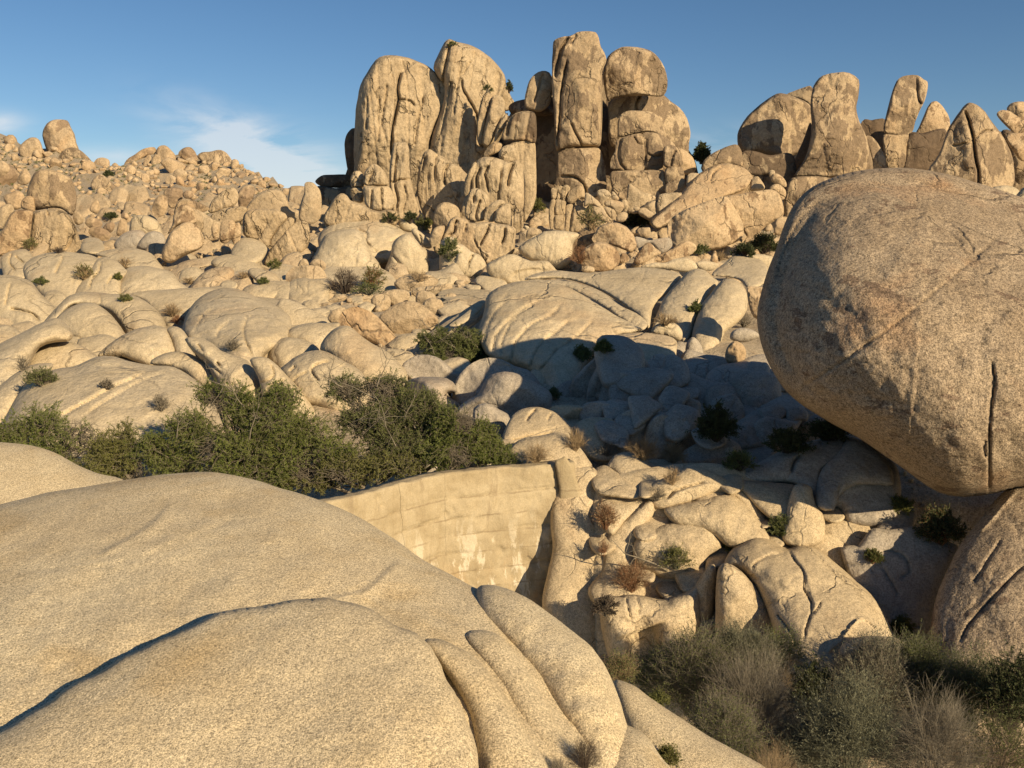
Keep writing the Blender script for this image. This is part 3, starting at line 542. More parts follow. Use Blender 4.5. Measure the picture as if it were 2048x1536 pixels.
# the small fan of fins (left of the cliff)
many([('first and broadest fin of the fan of rock fins below the shadowed saddle', '1558,860 1556,745 1600,702 1700,695 1780,700 1800,725 1740,780 1690,850 1670,890 1600,885'),
      ('second fin of the fan of rock fins below the shadowed saddle', '1640,900 1680,830 1700,770 1745,720 1800,712 1840,752 1780,820 1730,900 1720,945 1660,925'),
      ('third fin of the fan, narrow and leaning left', '1720,945 1740,880 1790,810 1850,752 1882,762 1880,800 1830,860 1770,930 1730,960'),
      ('fourth and lowest fin of the fan, rounded with a shaded right side', '1690,1040 1720,970 1790,880 1850,810 1920,775 1972,790 1986,860 1970,940 1920,1010 1800,1060 1700,1060')], 'tower', 'A', D=79, k=.7, e=.45, flute=(2.5, 8, -25))
R('pale low dome in front of the fan of fins', 'dome', 'A', '1475,985 1500,930 1540,885 1590,880 1660,900 1710,945 1690,1010 1640,1050 1520,1040', D=74, Dtop=79)
R('shadowed saddle mound left of the dark slabs, wholly in shade', 'tan', 'A', '1540,800 1570,700 1620,630 1670,590 1730,570 1790,575 1820,600 1845,650 1862,700 1900,700 1960,760 1900,800 1700,790', D=98, k=.5)
R('pale shoulder lit on its left below the shadowed saddle mound', 'tower', 'A', '1335,770 1360,730 1430,695 1520,680 1580,690 1560,760 1500,790 1400,800', D=97, k=.5)
R('shadowed slope left of the two small upright stones', 'tan', 'A', '1250,760 1245,700 1290,715 1360,760 1420,800 1420,880 1310,900 1290,840', D=93, k=.4)
many([('narrow shaded stone left of the two small upright stones', '1352,830 1358,795 1390,792 1400,830 1385,890 1362,880'),
      ('left and wider of the two small upright stones', '1405,850 1415,785 1450,765 1500,775 1506,820 1490,880 1450,918 1408,905'),
      ('right and slimmer of the two small upright stones', '1480,870 1498,805 1525,784 1542,810 1542,870 1520,925 1490,915')], 'varn2', 'A', D=78, k=.7)
R('large pear-shaped orange boulder balanced above the left slabs', 'varn2', 'A', '1035,1010 1038,960 1060,910 1085,850 1130,815 1180,785 1240,790 1280,830 1303,880 1303,925 1270,960 1200,990 1150,1015 1100,1042 1060,1035', D=76, k=.75, e=.45)
R('ragged block sitting on the pear-shaped boulder', 'varn2', 'A', '1070,860 1100,800 1110,740 1140,690 1165,670 1200,672 1240,700 1262,780 1220,800 1150,800 1095,845', D=78, lump=.12)
R('shadowed flank behind the ragged block on the pear-shaped boulder', 'tan', 'A', '1180,700 1240,690 1300,760 1300,850 1250,850 1200,790', D=82)
# left stack
R('great square-shouldered caprock on the left stack, streaked grey at its left', 'varn', 'A', '168,620 180,550 200,500 230,455 290,440 340,448 400,475 450,500 478,550 490,620 485,700 460,742 420,712 380,692 300,695 228,708 190,680', D=88, k=.7, e=.38, flute=(2.5, 14, 6), step=2.6)
R('small knobby rock wedged left of the great caprock', 'varn2', 'A', '132,680 140,640 175,612 210,620 224,660 222,720 190,715 150,700', D=87)
R('orange slanting buttress under the left end of the great caprock', 'varn2', 'A', '-60,980 -20,900 30,800 60,740 95,708 150,702 210,712 208,760 195,860 180,960 60,1000', D=85, k=.6, e=.42)
R('pale fluted base of the left stack under the great caprock', 'tower', 'A', '180,980 192,860 205,760 215,715 300,700 375,694 420,716 462,760 490,820 510,880 525,960 560,1030 400,1020 250,1000', D=86, k=.6, e=.42, flute=(3, 12, 8), cracks=[(3, 6, '470,870 440,930 410,970'), (3, 7, '300,705 310,740')], step=2.6)
R('leaning slice of rock at the lower right of the left stack', 'tan', 'A', '520,900 545,890 580,930 612,990 560,1010 535,980', D=83)
R('rounded boulder left of the orange buttress at the frame edge', 'tan', 'A', '-40,790 -10,700 40,665 75,672 90,710 50,770 10,830', D=92)
R('tan boulder behind the great caprock on its right', 'tan', 'A', '465,745 480,710 520,730 540,770 510,800 480,790', D=86)
def hill_rows(rows):
    for lab, s, kw in rows:
        kw = dict(kw); mt = kw.pop('mat', 'hill'); R(lab, mt, 'A', s, **{**dict(k=.7, lump=.09, e=.43, skirt=.15), **kw})
# larger rocks of the far hill
hill_rows([('tall craggy summit rock on the far left hill', '272,230 278,190 300,150 340,128 380,124 430,130 452,170 476,215 490,270 505,310 440,312 390,332 350,352 315,330 290,290', {'D': 232, 'lump': .1, 'cat': 'rock outcrop'}),
      ('rounded rock left of the craggy summit rock', '118,310 150,270 200,238 245,250 270,300 272,340 220,365 140,355', {'D': 228}),
      ('broad brown dome below the craggy summit rock', '362,410 375,360 410,320 450,303 500,312 560,360 590,400 570,440 480,450 380,435', {'D': 222, 'mat': 'varn'}),
      ('two-humped boulder right of the brown hill dome', '596,410 620,375 660,368 698,385 702,425 700,460 640,470 600,440', {'D': 218}),
      ('reddish pointed rock on the saddle of the far hill', '700,480 710,425 735,400 765,430 780,480 740,500', {'D': 214}),
      ('long slab leaning along the crest of the right hill', '785,425 810,380 860,350 920,312 990,303 1002,340 930,360 870,395 820,420', {'D': 222}),
      ('leftmost summit block of the right hill', '998,330 1020,295 1060,292 1095,320 1125,360 1122,400 1080,450 1030,440 1010,400', {'D': 220}),
      ('upright finger rock beside the leftmost summit block', '965,440 970,380 990,350 1025,352 1030,400 1010,450 985,470', {'D': 214}),
      ('shaded slot rock left of the upright finger rock', '905,450 925,380 950,350 968,360 960,430 935,470', {'D': 216}),
      ('middle summit block of the right hill', '1140,345 1170,310 1215,300 1245,325 1265,370 1240,390 1180,380', {'D': 222}),
      ('broad dark-topped summit boulder of the right hill', '1262,360 1290,335 1350,330 1400,318 1440,330 1480,375 1500,410 1440,440 1340,420 1290,390', {'D': 218, 'mat': 'varn'}),
      ('round pale boulder below the middle summit block', '1245,525 1255,505 1290,498 1315,520 1310,548 1270,552', {'D': 190}),
      ('two stacked pale boulders on the hill, the upper', '1100,480 1120,450 1160,440 1200,470 1180,505 1130,505', {'D': 196}),
      ('two stacked pale boulders on the hill, the lower', '1055,520 1080,480 1120,490 1140,520 1110,540 1070,540', {'D': 192}),
      ('large brown slab lying on the hill saddle', '580,550 600,500 640,474 680,495 730,540 780,585 700,600 620,590', {'D': 172, 'mat': 'varn'}),
      ('paired angular block on the lower hill, left', '970,710 985,650 1020,610 1060,612 1075,680 1040,730 1000,735', {'D': 120}),
      ('pale faceted boulder on the lower hill behind the paired block', '1045,600 1060,570 1110,560 1160,568 1175,610 1150,660 1110,680 1070,660', {'D': 128}),
      ('small brown boulder right of the faceted boulder', '1168,600 1190,580 1230,582 1245,605 1210,630 1180,622', {'D': 126}),
      ('fluted pale boulder low on the right hill', '1330,690 1360,640 1400,600 1450,572 1500,560 1525,600 1520,650 1480,680 1400,700 1350,710', {'D': 118, 'mat': 'tower', 'flute': (2, 7, -15)}),
      ('pale block behind the fluted boulder of the right hill', '1520,600 1560,555 1620,550 1630,600 1600,660 1540,690', {'D': 122}),
      ('leaning brown slab right of the paired block', '1115,730 1130,660 1180,630 1260,650 1340,690 1300,710 1180,700', {'D': 112, 'mat': 'varn'}),
      ('pale rounded dome above the shadowed mounds', '828,840 840,760 880,735 950,742 1010,775 1035,830 1060,900 950,880 840,870', {'D': 96, 'mat': 'dome'}),
      ('upright lit stone beside the pale rounded dome', '745,850 755,800 770,765 800,760 815,800 808,850 780,865', {'D': 92}),
      ('small stone balanced on the upright lit stone', '775,750 780,725 810,722 825,745 810,765', {'D': 93}),
      ('cube-like orange boulder left of the upright lit stone', '655,830 680,790 720,780 735,800 710,840', {'D': 94}),
      ('shadowed low mound below the pale rounded dome, left', '730,920 770,870 830,838 900,835 935,860 950,930 880,960 760,960', {'D': 86, 'mat': 'shade'}),
      ('shadowed low mound below the pale rounded dome, right', '880,930 930,860 980,838 1030,850 1062,890 1055,940 980,960', {'D': 85, 'mat': 'shade'}),
      ('pair of joined tan boulders right of the left stack', '565,850 575,820 620,812 680,830 710,860 690,890 610,885', {'D': 90}),
      ('reddish boulder above the joined tan boulders', '545,790 560,755 610,755 655,780 640,815 580,815', {'D': 97}),
      ('pale boulder among scrub right of the great caprock', '575,700 590,655 625,640 640,690 620,720', {'D': 112}),
      ('rounded grey boulder left of the great caprock', '20,620 50,600 110,580 155,610 150,670 90,690 40,660', {'D': 108}),
      ('pointed pale rock above the great caprock', '108,520 130,470 160,438 190,470 195,510 160,535', {'D': 128}),
      ('pale rounded boulders at the left frame edge of the hill', '-30,430 0,390 40,400 65,440 30,475 -30,480', {'D': 150})])
# rocks of the middle slope
R('fin-faced broad rock with deep slanting joints below the ribbed twin boulders', 'tower', 'O', '10,890 50,800 110,670 160,610 215,595 260,610 300,620 350,640 370,670 450,680 560,665 640,665 740,690 870,700 940,730 970,770 968,900 955,1020 900,1100 760,1180 600,1180 400,1100 200,1050', D=76, k=.6, e=.36, flute=(2.5, 11, 12),
  cracks=[(3, 9, '225,640 190,700 180,790 100,850'), (3, 9, '640,680 600,800 540,890 520,980'), (3, 9, '840,740 820,850 780,950'), (2.5, 5, '340,680 320,790'), (2.5, 6, '430,880 480,980 570,1080 640,1150')], step=2.4)
R('left and taller of the twin ribbed boulders on the fin-faced rock', 'tower', 'O', '318,560 322,460 345,360 385,260 430,237 490,235 545,265 600,310 625,360 632,430 600,470 570,560 575,640 470,660 380,650 335,620', D=80, k=.6, e=.42, flute=(3, 9, 12), cracks=[(3, 8, '520,380 480,480 462,560 465,650'), (2.5, 6, '440,330 420,430')])
R('middle ribbed boulder of the group on the fin-faced rock', 'tower', 'O', '570,600 585,500 630,450 690,400 760,378 812,388 832,430 790,450 730,490 700,560 690,660 620,660 575,650', D=79, k=.6, e=.42, flute=(2.5, 9, 25))
R('right-hand ribbed boulder of the group on the fin-faced rock', 'tower', 'O', '695,610 715,520 780,470 850,428 890,440 910,500 908,600 890,690 800,690 700,670', D=78.5, k=.6, e=.42, flute=(2.5, 9, 8))
R('lower ribbed rock half behind the green shrub', 'dome', 'O', '0,930 50,870 120,850 190,870 225,930 300,960 400,1040 500,1080 560,1150 590,1220 590,1330 450,1400 250,1380 100,1330 0,1300', D=72, k=.6, e=.42, flute=(2, 11, 14), cracks=[(3, 7, '430,1080 370,1180 340,1280')])
R('pale upright oval stone below the green shrub', 'dome', 'O', '160,1270 175,1210 200,1150 220,1080 255,1062 300,1075 335,1150 365,1200 350,1290 300,1340 200,1320', D=69.5, k=.7)
R('rounded finger of rock at the right foot of the fin-faced rock', 'tower', 'O', '500,1000 560,1020 590,1050 640,1045 670,1110 660,1160 600,1200 540,1120', D=73)
R('small round stone balanced beside the oval boulder under the shrub', 'tan', 'O', '12,1300 20,1255 60,1240 100,1260 108,1310 70,1350 30,1345', D=68.5)
R('smooth oval boulder at the foot of the lower ribbed rock', 'tan', 'O', '18,1380 60,1330 150,1310 260,1330 350,1365 395,1430 395,1500 350,1550 250,1560 130,1500 50,1430', D=67, k=.75, e=.45)
R('large loaf-shaped pale boulder in the middle of the slope', 'dome', 'O', '595,1230 620,1190 700,1150 790,1100 900,1075 980,1085 1060,1125 1160,1160 1280,1160 1380,1165 1430,1210 1490,1290 1440,1360 1300,1420 1000,1480 820,1480 720,1440 660,1380 600,1300', D=67, k=.65, e=.42, ledges=[('880,1430 920,1340 1000,1290 1150,1265 1350,1270', -6, 25)])
R('dome behind the loaf-shaped boulder with a big round shadow on it', 'dome', 'O', '1000,1010 1060,940 1150,880 1260,820 1330,785 1420,775 1560,775 1700,795 1780,830 1700,960 1680,1180 1500,1280 1300,1200 1100,1130', D=74, k=.7, e=.42, flute=(1.5, 14, 8))
R('jumbled tan block at the foot of the tall fluted column', 'tan', 'O', '1100,870 1110,780 1150,742 1230,745 1285,810 1200,840 1130,890', D=79, lump=.1)
R('tiny pale stone pinched beside the fluted column foot', 'tan', 'O', '1035,750 1060,740 1085,770 1060,795 1038,785', D=80)
R('rounded white stone above the pinched stone', 'dome', 'O', '1062,725 1090,708 1135,722 1140,755 1100,765', D=80.5)
R('brown rounded boulder overhanging to the right, upper of a touching pair', 'varn2', 'P', '150,880 200,800 240,720 320,685 420,675 500,682 600,730 640,780 690,830 712,900 724,980 690,1030 650,1060 560,1020 450,980 350,950 220,960', D=73, k=.7, e=.42)
R('dark-stained boulder left under the overhanging one', 'varn', 'P', '-160,1000 -60,860 0,780 100,720 220,710 260,800 230,900 200,960 60,1060 -80,1160', D=75, k=.6, e=.42)
R('brown rounded boulder with dry growth, lower of a touching pair', 'varn2', 'P', '-20,1140 0,1060 60,1000 180,930 300,920 400,960 470,1020 512,1100 510,1180 450,1250 340,1300 180,1290 40,1240', D=71, k=.75, e=.45)
R('small reddish stone between the brown pair and the triangular rock', 'varn2', 'P', '505,1180 520,1080 560,1060 610,1090 635,1140 600,1180 540,1200', D=72)
R('triangular tan rock right of the brown pair', 'varn2', 'P', '690,1180 720,1090 780,1010 850,935 910,940 970,1000 1040,1060 960,1110 860,1170 760,1210', D=72, k=.6)
R('small pale loaf stone by the upper edge of the slabs', 'tan', 'P', '15,1285 30,1240 100,1228 175,1250 182,1300 120,1315 40,1305', D=66)
R('shadowed slope between the triangular rock and the split boulder', 'shade', 'P', '700,860 800,870 900,900 1000,880 1140,870 1180,980 1040,1060 900,930 740,1000', D=77, k=.3)
R('pointed upright chip of rock in the brush under the split boulder', 'varn2', 'F', '1345,520 1360,470 1378,450 1392,490 1390,530', D=70)
# flat slabs and boulders left of centre (E)
def rows(z, mat, rs, **base):
    for lab, s, kw in rs:
        kw = dict(kw); mt = kw.pop('mat', mat); R(lab, mt, z, s, **{**base, **kw})
rows('E', 'tan', [('rounded boulder resting on the stacked flat slabs', '40,620 60,580 100,555 180,547 250,555 285,590 290,630 240,655 150,662 60,655', {'D': 64}),
      ('upper of two stacked flat slabs, dark underneath', '32,690 60,665 110,652 200,640 300,642 360,655 382,680 350,702 250,710 150,705 70,712', {'D': 62.5, 'k': .5, 'e': .35}),
      ('lower and thicker of two stacked flat slabs', '-10,750 0,715 60,700 200,712 340,708 378,730 388,765 350,800 250,815 120,812 30,790', {'D': 61.5, 'k': .6, 'e': .38}),
      ('upright pair of small stones above the rounded boulder', '120,550 135,512 165,508 180,548', {'D': 66}),
      ('tilted small slab above the rounded boulder', '195,540 230,505 285,530 280,570 230,555', {'D': 66}),
      ('small flat stone in the gap right of the stacked slabs', '300,780 350,748 410,735 430,750 400,775 340,790', {'D': 60}),
      ('low rounded stone right of the lower flat slab', '248,815 262,790 320,785 380,795 382,820 320,832', {'D': 59}),
      ('dark-topped ragged boulder in the centre of the slope', '420,775 440,745 510,722 560,725 595,745 590,785 520,800 440,800', {'D': 60}),
      ('small round boulder left of the long rounded one', '588,775 600,745 640,730 690,745 704,780 690,815 640,826 600,810', {'D': 58.5}),
      ('long rounded boulder in the row at mid slope', '640,735 690,708 760,700 815,712 826,750 800,785 740,800 705,780', {'D': 59.5}),
      ('flat ledged boulder with a pointed right end', '735,660 790,615 860,600 960,612 1010,640 1000,665 930,690 860,705 780,700', {'D': 62}),
      ('second ledged slab just under the pointed one', '840,720 880,690 960,680 1050,670 1062,705 1010,735 930,742 860,745', {'D': 60}),
      ('tan boulder end with a shaded hollow beside it', '872,750 890,712 940,712 990,740 980,775 920,800 880,790', {'D': 58}),
      ('tilted pale slab in the hollow right of the boulder row', '1010,780 1060,735 1110,725 1133,760 1130,795 1060,800', {'D': 57.5}),
      ('small rounded boulder at the top of the shadow edge', '918,810 935,770 975,755 1020,765 1042,800 1010,850 970,855', {'D': 55})], lump=.08, e=.42, skirt=.15, grow=1.5)
R('big smooth wedge boulder half in shadow, right of the leaning brown one', 'tan', 'E', '632,880 670,840 720,805 790,778 860,775 920,800 970,840 1005,880 1012,915 960,950 880,985 790,1020 740,1000 680,940', D=51, k=.65, e=.42)
R('brown leaning boulder with a dark stain, its tail running down to the right', 'varn2', 'E', '374,920 390,860 430,825 490,812 560,832 620,870 680,930 740,1000 785,1060 800,1100 790,1135 740,1130 660,1080 590,1040 520,1010 430,960', D=48, k=.7, e=.43)
R('low pale shoulder left of the leaning brown boulder', 'tan', 'E', '305,885 330,840 400,815 420,830 390,870 375,930 330,920', D=50)
R('slanting pale slab dropping to the brush, right of the smooth wedge', 'dome', 'E', '800,1090 900,1020 1000,950 1080,900 1180,830 1270,775 1320,770 1325,830 1280,900 1200,960 1160,1010 1040,1100 900,1130', D=46, Dtop=51.58, k=.4, ledges=[('1130,930 1220,850 1310,790', -12, 18)])
R('sharp-edged lit ridge of rock above the desert brush', 'dome', 'E', '1085,930 1150,880 1230,820 1300,785 1312,805 1260,860 1210,895 1140,935', D=47, Dtop=49.48, k=.5)
R('pale ledge running back to the loaf-shaped boulder', 'dome', 'E', '1010,730 1060,700 1200,700 1340,705 1420,740 1340,790 1260,800 1130,790 1050,760', D=55, Dtop=59.96, k=.35)
DA = dict(k=.75, e=.45)
R('biggest pale whaleback dome in the middle of the view, scored by curved joints', 'dome', 'E', '1262,1000 1290,900 1310,820 1320,760 1360,710 1440,670 1520,650 1620,645 1740,660 1850,690 1960,750 2060,810 2180,880 2290,930 2330,960 2240,990 2170,1000 2150,1040 2040,1100 1960,1200 1900,1330 1840,1440 1740,1400 1700,1330 1620,1240 1500,1190 1400,1160 1320,1110', D=39, Dtop=50.78, k=.55, e=.42, step=3.2, name='rock_dome', cat=O1,
  cracks=[(3.5, 6, '1360,1110 1380,1000 1460,900 1560,820 1700,760 1760,760'), (3.5, 7, '1480,1180 1500,1050 1600,930 1740,860 1800,790'), (3.5, 7, '1600,1200 1660,1060 1780,960 1850,900'), (3, 5, '1300,1060 1330,930 1380,840 1460,760'), (3, 5, '1420,1150 1430,1000 1520,870 1640,790'), (3, 6, '1660,1230 1760,1100 1900,1000 2000,900'), (3, 4, '1400,780 1500,700 1620,680')],
  ledges=[('1660,1080 1700,1000 1790,920 1960,860', -6, 30)])
R('narrow segmented ridge curling over the back of the whaleback dome', 'dome', 'F', '150,655 200,638 330,640 450,650 560,685 660,725 730,775 790,815 870,850 930,895 945,935 900,965 840,930 760,880 680,820 560,750 430,690 300,672 200,675', D=46, Dtop=54.06, k=.55, e=.45, auto=(14, 25, 4))
R('broad pale slab behind the whaleback dome, its right edge in shadow', 'dome', 'F', '150,640 220,600 350,578 480,590 600,592 740,575 880,560 1000,565 1110,585 1160,610 1140,660 1080,720 1020,770 975,830 962,920 950,950 890,880 800,810 700,745 600,690 450,640 300,630', D=48, Dtop=57.92, k=.5, e=.4, auto=(9, 35, 4), name='rock_dome', cat=O1)
R('pale rib with crisp joints, left of the two ribs right of the whaleback', 'dome', 'F', '975,960 985,900 1010,840 1045,760 1090,700 1150,640 1200,590 1250,568 1310,578 1370,625 1400,650 1370,710 1330,770 1300,850 1260,900 1220,1010 1180,1060 1130,1000 1100,915 1040,930', D=47, Dtop=55.06, k=.7, e=.43, auto=(7, 30, 4), name='rock_dome', cat=O1)
R('tall rib with a bright outer face, right of the two ribs right of the whaleback', 'dome', 'F', '1225,1000 1250,900 1290,800 1340,740 1390,670 1440,632 1500,640 1550,670 1582,730 1580,830 1545,890 1490,940 1440,980 1400,1080 1360,1160 1290,1190 1230,1130', D=45, Dtop=51.82, k=.7, e=.43, ledges=[('1290,830 1360,870 1395,950 1390,1040', 6, 16)], cracks=[(3, 6, '1270,850 1235,950 1225,1020')], name='rock_dome', cat=O1)
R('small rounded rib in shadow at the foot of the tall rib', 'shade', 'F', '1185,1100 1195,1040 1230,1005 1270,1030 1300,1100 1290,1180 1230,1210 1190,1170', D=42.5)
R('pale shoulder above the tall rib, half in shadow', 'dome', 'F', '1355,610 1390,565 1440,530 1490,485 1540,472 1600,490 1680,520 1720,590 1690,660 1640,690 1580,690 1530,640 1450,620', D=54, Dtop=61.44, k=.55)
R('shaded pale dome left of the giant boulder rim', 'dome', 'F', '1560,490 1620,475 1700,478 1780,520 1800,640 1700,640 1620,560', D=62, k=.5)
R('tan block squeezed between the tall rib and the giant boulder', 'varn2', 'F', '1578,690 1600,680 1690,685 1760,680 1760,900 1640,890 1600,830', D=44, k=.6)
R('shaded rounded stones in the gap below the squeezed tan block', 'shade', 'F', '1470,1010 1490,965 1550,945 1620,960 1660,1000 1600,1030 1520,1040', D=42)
R('reddish shaded boulder beside the gap stones', 'varn2', 'F', '1440,1130 1460,1060 1510,1030 1560,1060 1575,1120 1540,1180 1470,1180', D=39.5)
R('small ledges of pale rock along the top of the broad slab', 'dome', 'F', '900,560 980,530 1060,528 1120,505 1200,500 1250,530 1260,570 1180,590 1060,572', D=66, k=.5)
R('low pale ledge right of the small ledges', 'dome', 'F', '1250,530 1330,520 1400,540 1360,580 1290,575', D=67, k=.4)
R('bright pale apron catching the sun between two shadows', 'dome', 'F', '690,1010 720,995 800,985 900,975 1000,985 1080,1000 1130,1030 1128,1110 1110,1200 1040,1230 960,1230 880,1180 780,1140 700,1080', D=39.5, Dtop=42.91, k=.6)
R('round knob of rock at the end of the segmented ridge', 'dome', 'F', '965,985 980,940 1030,912 1090,908 1140,930 1170,980 1150,1030 1080,1010 1010,995', D=44, k=.7)
# shaded basin
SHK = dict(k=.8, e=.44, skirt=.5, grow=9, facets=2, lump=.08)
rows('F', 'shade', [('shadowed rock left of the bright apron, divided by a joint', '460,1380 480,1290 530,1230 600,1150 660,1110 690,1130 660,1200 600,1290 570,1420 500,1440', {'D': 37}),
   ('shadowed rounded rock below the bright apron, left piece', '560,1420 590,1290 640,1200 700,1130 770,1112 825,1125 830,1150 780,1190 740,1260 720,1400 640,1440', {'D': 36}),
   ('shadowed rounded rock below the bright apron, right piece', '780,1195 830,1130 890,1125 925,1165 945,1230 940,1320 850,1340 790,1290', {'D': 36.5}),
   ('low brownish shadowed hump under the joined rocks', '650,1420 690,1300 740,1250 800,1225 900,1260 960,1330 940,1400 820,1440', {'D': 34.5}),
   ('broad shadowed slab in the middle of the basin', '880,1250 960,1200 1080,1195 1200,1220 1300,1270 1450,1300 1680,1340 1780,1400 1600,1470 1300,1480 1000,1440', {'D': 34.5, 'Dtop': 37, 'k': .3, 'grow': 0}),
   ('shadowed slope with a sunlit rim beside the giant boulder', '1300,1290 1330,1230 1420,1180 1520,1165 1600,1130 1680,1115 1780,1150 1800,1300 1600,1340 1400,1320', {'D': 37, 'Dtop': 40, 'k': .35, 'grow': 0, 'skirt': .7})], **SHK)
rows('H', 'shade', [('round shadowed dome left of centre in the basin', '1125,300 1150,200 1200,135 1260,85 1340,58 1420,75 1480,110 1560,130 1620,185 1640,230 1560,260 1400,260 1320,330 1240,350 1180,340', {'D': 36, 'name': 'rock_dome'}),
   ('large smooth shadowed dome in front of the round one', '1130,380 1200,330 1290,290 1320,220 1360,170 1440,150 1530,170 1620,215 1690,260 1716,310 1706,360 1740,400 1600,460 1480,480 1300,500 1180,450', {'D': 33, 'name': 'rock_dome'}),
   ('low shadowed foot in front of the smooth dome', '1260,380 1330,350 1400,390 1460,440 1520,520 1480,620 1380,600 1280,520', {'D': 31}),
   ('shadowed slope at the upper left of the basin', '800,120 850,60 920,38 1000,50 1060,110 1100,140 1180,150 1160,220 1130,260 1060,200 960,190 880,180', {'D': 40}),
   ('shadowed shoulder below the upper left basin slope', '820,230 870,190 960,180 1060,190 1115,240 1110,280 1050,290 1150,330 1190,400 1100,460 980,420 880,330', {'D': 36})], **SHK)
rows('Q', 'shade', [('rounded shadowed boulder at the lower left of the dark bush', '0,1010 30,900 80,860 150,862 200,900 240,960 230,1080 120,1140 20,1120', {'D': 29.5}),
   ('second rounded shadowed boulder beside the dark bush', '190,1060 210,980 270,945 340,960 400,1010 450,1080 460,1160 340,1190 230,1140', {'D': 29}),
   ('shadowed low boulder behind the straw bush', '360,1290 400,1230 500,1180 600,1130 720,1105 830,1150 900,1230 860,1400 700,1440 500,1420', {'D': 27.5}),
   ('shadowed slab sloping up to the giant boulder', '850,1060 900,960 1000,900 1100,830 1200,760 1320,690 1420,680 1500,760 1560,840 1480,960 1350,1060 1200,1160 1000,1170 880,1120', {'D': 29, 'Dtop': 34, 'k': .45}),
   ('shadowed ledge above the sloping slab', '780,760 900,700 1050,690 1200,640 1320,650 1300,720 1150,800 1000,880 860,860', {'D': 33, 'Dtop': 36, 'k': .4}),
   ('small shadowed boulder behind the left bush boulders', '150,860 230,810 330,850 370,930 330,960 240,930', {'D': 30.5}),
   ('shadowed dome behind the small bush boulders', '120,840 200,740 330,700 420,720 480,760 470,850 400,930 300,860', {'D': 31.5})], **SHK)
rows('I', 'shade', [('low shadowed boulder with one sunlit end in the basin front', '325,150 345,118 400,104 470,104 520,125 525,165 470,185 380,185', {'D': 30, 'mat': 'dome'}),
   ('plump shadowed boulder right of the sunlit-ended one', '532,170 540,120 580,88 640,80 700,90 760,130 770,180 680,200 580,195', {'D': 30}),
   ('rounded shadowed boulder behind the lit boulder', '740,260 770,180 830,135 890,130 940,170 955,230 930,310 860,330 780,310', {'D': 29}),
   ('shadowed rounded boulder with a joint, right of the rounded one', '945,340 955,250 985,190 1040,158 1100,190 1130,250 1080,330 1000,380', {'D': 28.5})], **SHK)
# left slope of pale whalebacks (G)
def slab(lab, s, z='G', **kw): R(lab, kw.pop('mat', 'dome'), z, s, **{**dict(tilt=.2, k=.95, e=.5, rough=.008, name='rock_dome', cat=O1, skirt=.35, grow=3), **kw})
slab('pale whaleback with a fan of arc-shaped joints on its left half', '1045,420 1055,350 1090,270 1150,210 1230,170 1310,160 1390,180 1450,215 1560,260 1640,320 1655,370 1640,430 1590,455 1530,470 1480,500 1455,545 1400,552 1320,520 1200,465 1100,440', tilt=.5, auto=(9, -35, 4),
     cracks=[(3.5, 8, '1450,310 1400,340 1385,400 1400,470 1440,545'), (3, 6, '1230,440 1250,390 1310,350'), (3, 6, '1110,400 1150,320 1230,270')], step=3)
slab('low pale shoulder running right from the arc-jointed whaleback', '1380,180 1500,205 1640,245 1780,300 1925,355 1920,378 1800,365 1660,368 1560,300 1460,230', tilt=.9, k=.4)
slab('smooth pale hump above the cave at the upper left', '320,355 350,310 400,270 470,248 540,250 590,280 640,330 700,390 735,430 660,452 560,440 460,430 390,400')
slab('long pale whaleback behind the smooth hump', '180,400 260,330 340,260 400,205 470,185 560,188 650,195 740,200 820,235 890,290 935,340 930,385 850,405 740,420 690,360 600,290 500,260 400,270 330,350 250,420', D=50, Dtop=53.72, auto=(4, 10, 4), cracks=[(3, 6, '600,290 640,310 690,360')])
slab('wide pale slab stretching behind the arc-jointed whaleback', '740,195 850,175 980,168 1120,158 1260,155 1310,165 1180,210 1100,270 1050,340 980,345 900,280 820,225', D=54, Dtop=57.72, k=.5)
slab('pale hump with a shaded crease left of the arc-jointed whaleback', '560,520 640,470 720,420 800,388 880,376 940,390 965,430 985,480 1000,500 940,530 870,560 800,545 700,520')
slab('narrow pale wedge dropping between two humps', '955,400 990,380 1030,392 1060,430 1090,490 1130,570 1080,560 1010,520 985,460')
slab('small rounded dome left of the big foreground slab', '150,610 175,550 230,500 310,472 390,468 450,485 510,520 555,555 500,580 400,605 280,620')
slab('long pale slope at the left frame edge', '-120,560 0,480 100,430 200,375 305,333 340,345 385,385 410,430 380,465 300,470 220,500 170,560 120,640 0,720 -120,800', D=38, Dtop=43.21)
slab('lower pale rim at the left frame edge', '-100,860 -60,760 0,720 90,650 170,600 250,590 300,600 240,660 130,740 60,830 20,900', D=33, Dtop=35.6)
slab('great pale slab behind the green trees, scored by long straight joints', '-40,900 30,850 120,750 230,670 330,625 430,608 490,580 550,555 640,552 740,575 860,600 980,610 1080,670 1170,750 1260,850 1400,1000 1400,1180 -40,1180', D=30, Dtop=35.58, k=.5, step=3.4,
     cracks=[(3.5, 8, '830,640 760,670 680,705 600,745 520,790 430,840 340,890'), (3, 5, '1050,620 940,640 800,690 640,780 500,870'), (3, 5, '500,580 570,600 700,600')], ledges=[('830,640 680,705 520,790 340,890', 5, 30)])
slab('pale shoulder right of the great slab', '860,590 900,550 980,525 1060,530 1150,570 1220,630 1290,700 1300,780 1240,800 1150,720 1050,640', D=37)
slab('pitted pale rock rib with a dark hole', '1058,455 1090,440 1150,448 1210,475 1260,520 1330,545 1400,570 1450,620 1485,700 1490,780 1400,790 1320,740 1250,680 1180,590 1110,530', D=36, lump=.1, cracks=[(4, 10, '1230,580 1255,605'), (3.5, 8, '1130,550 1200,600 1260,650'), (3, 7, '1120,480 1160,520')])
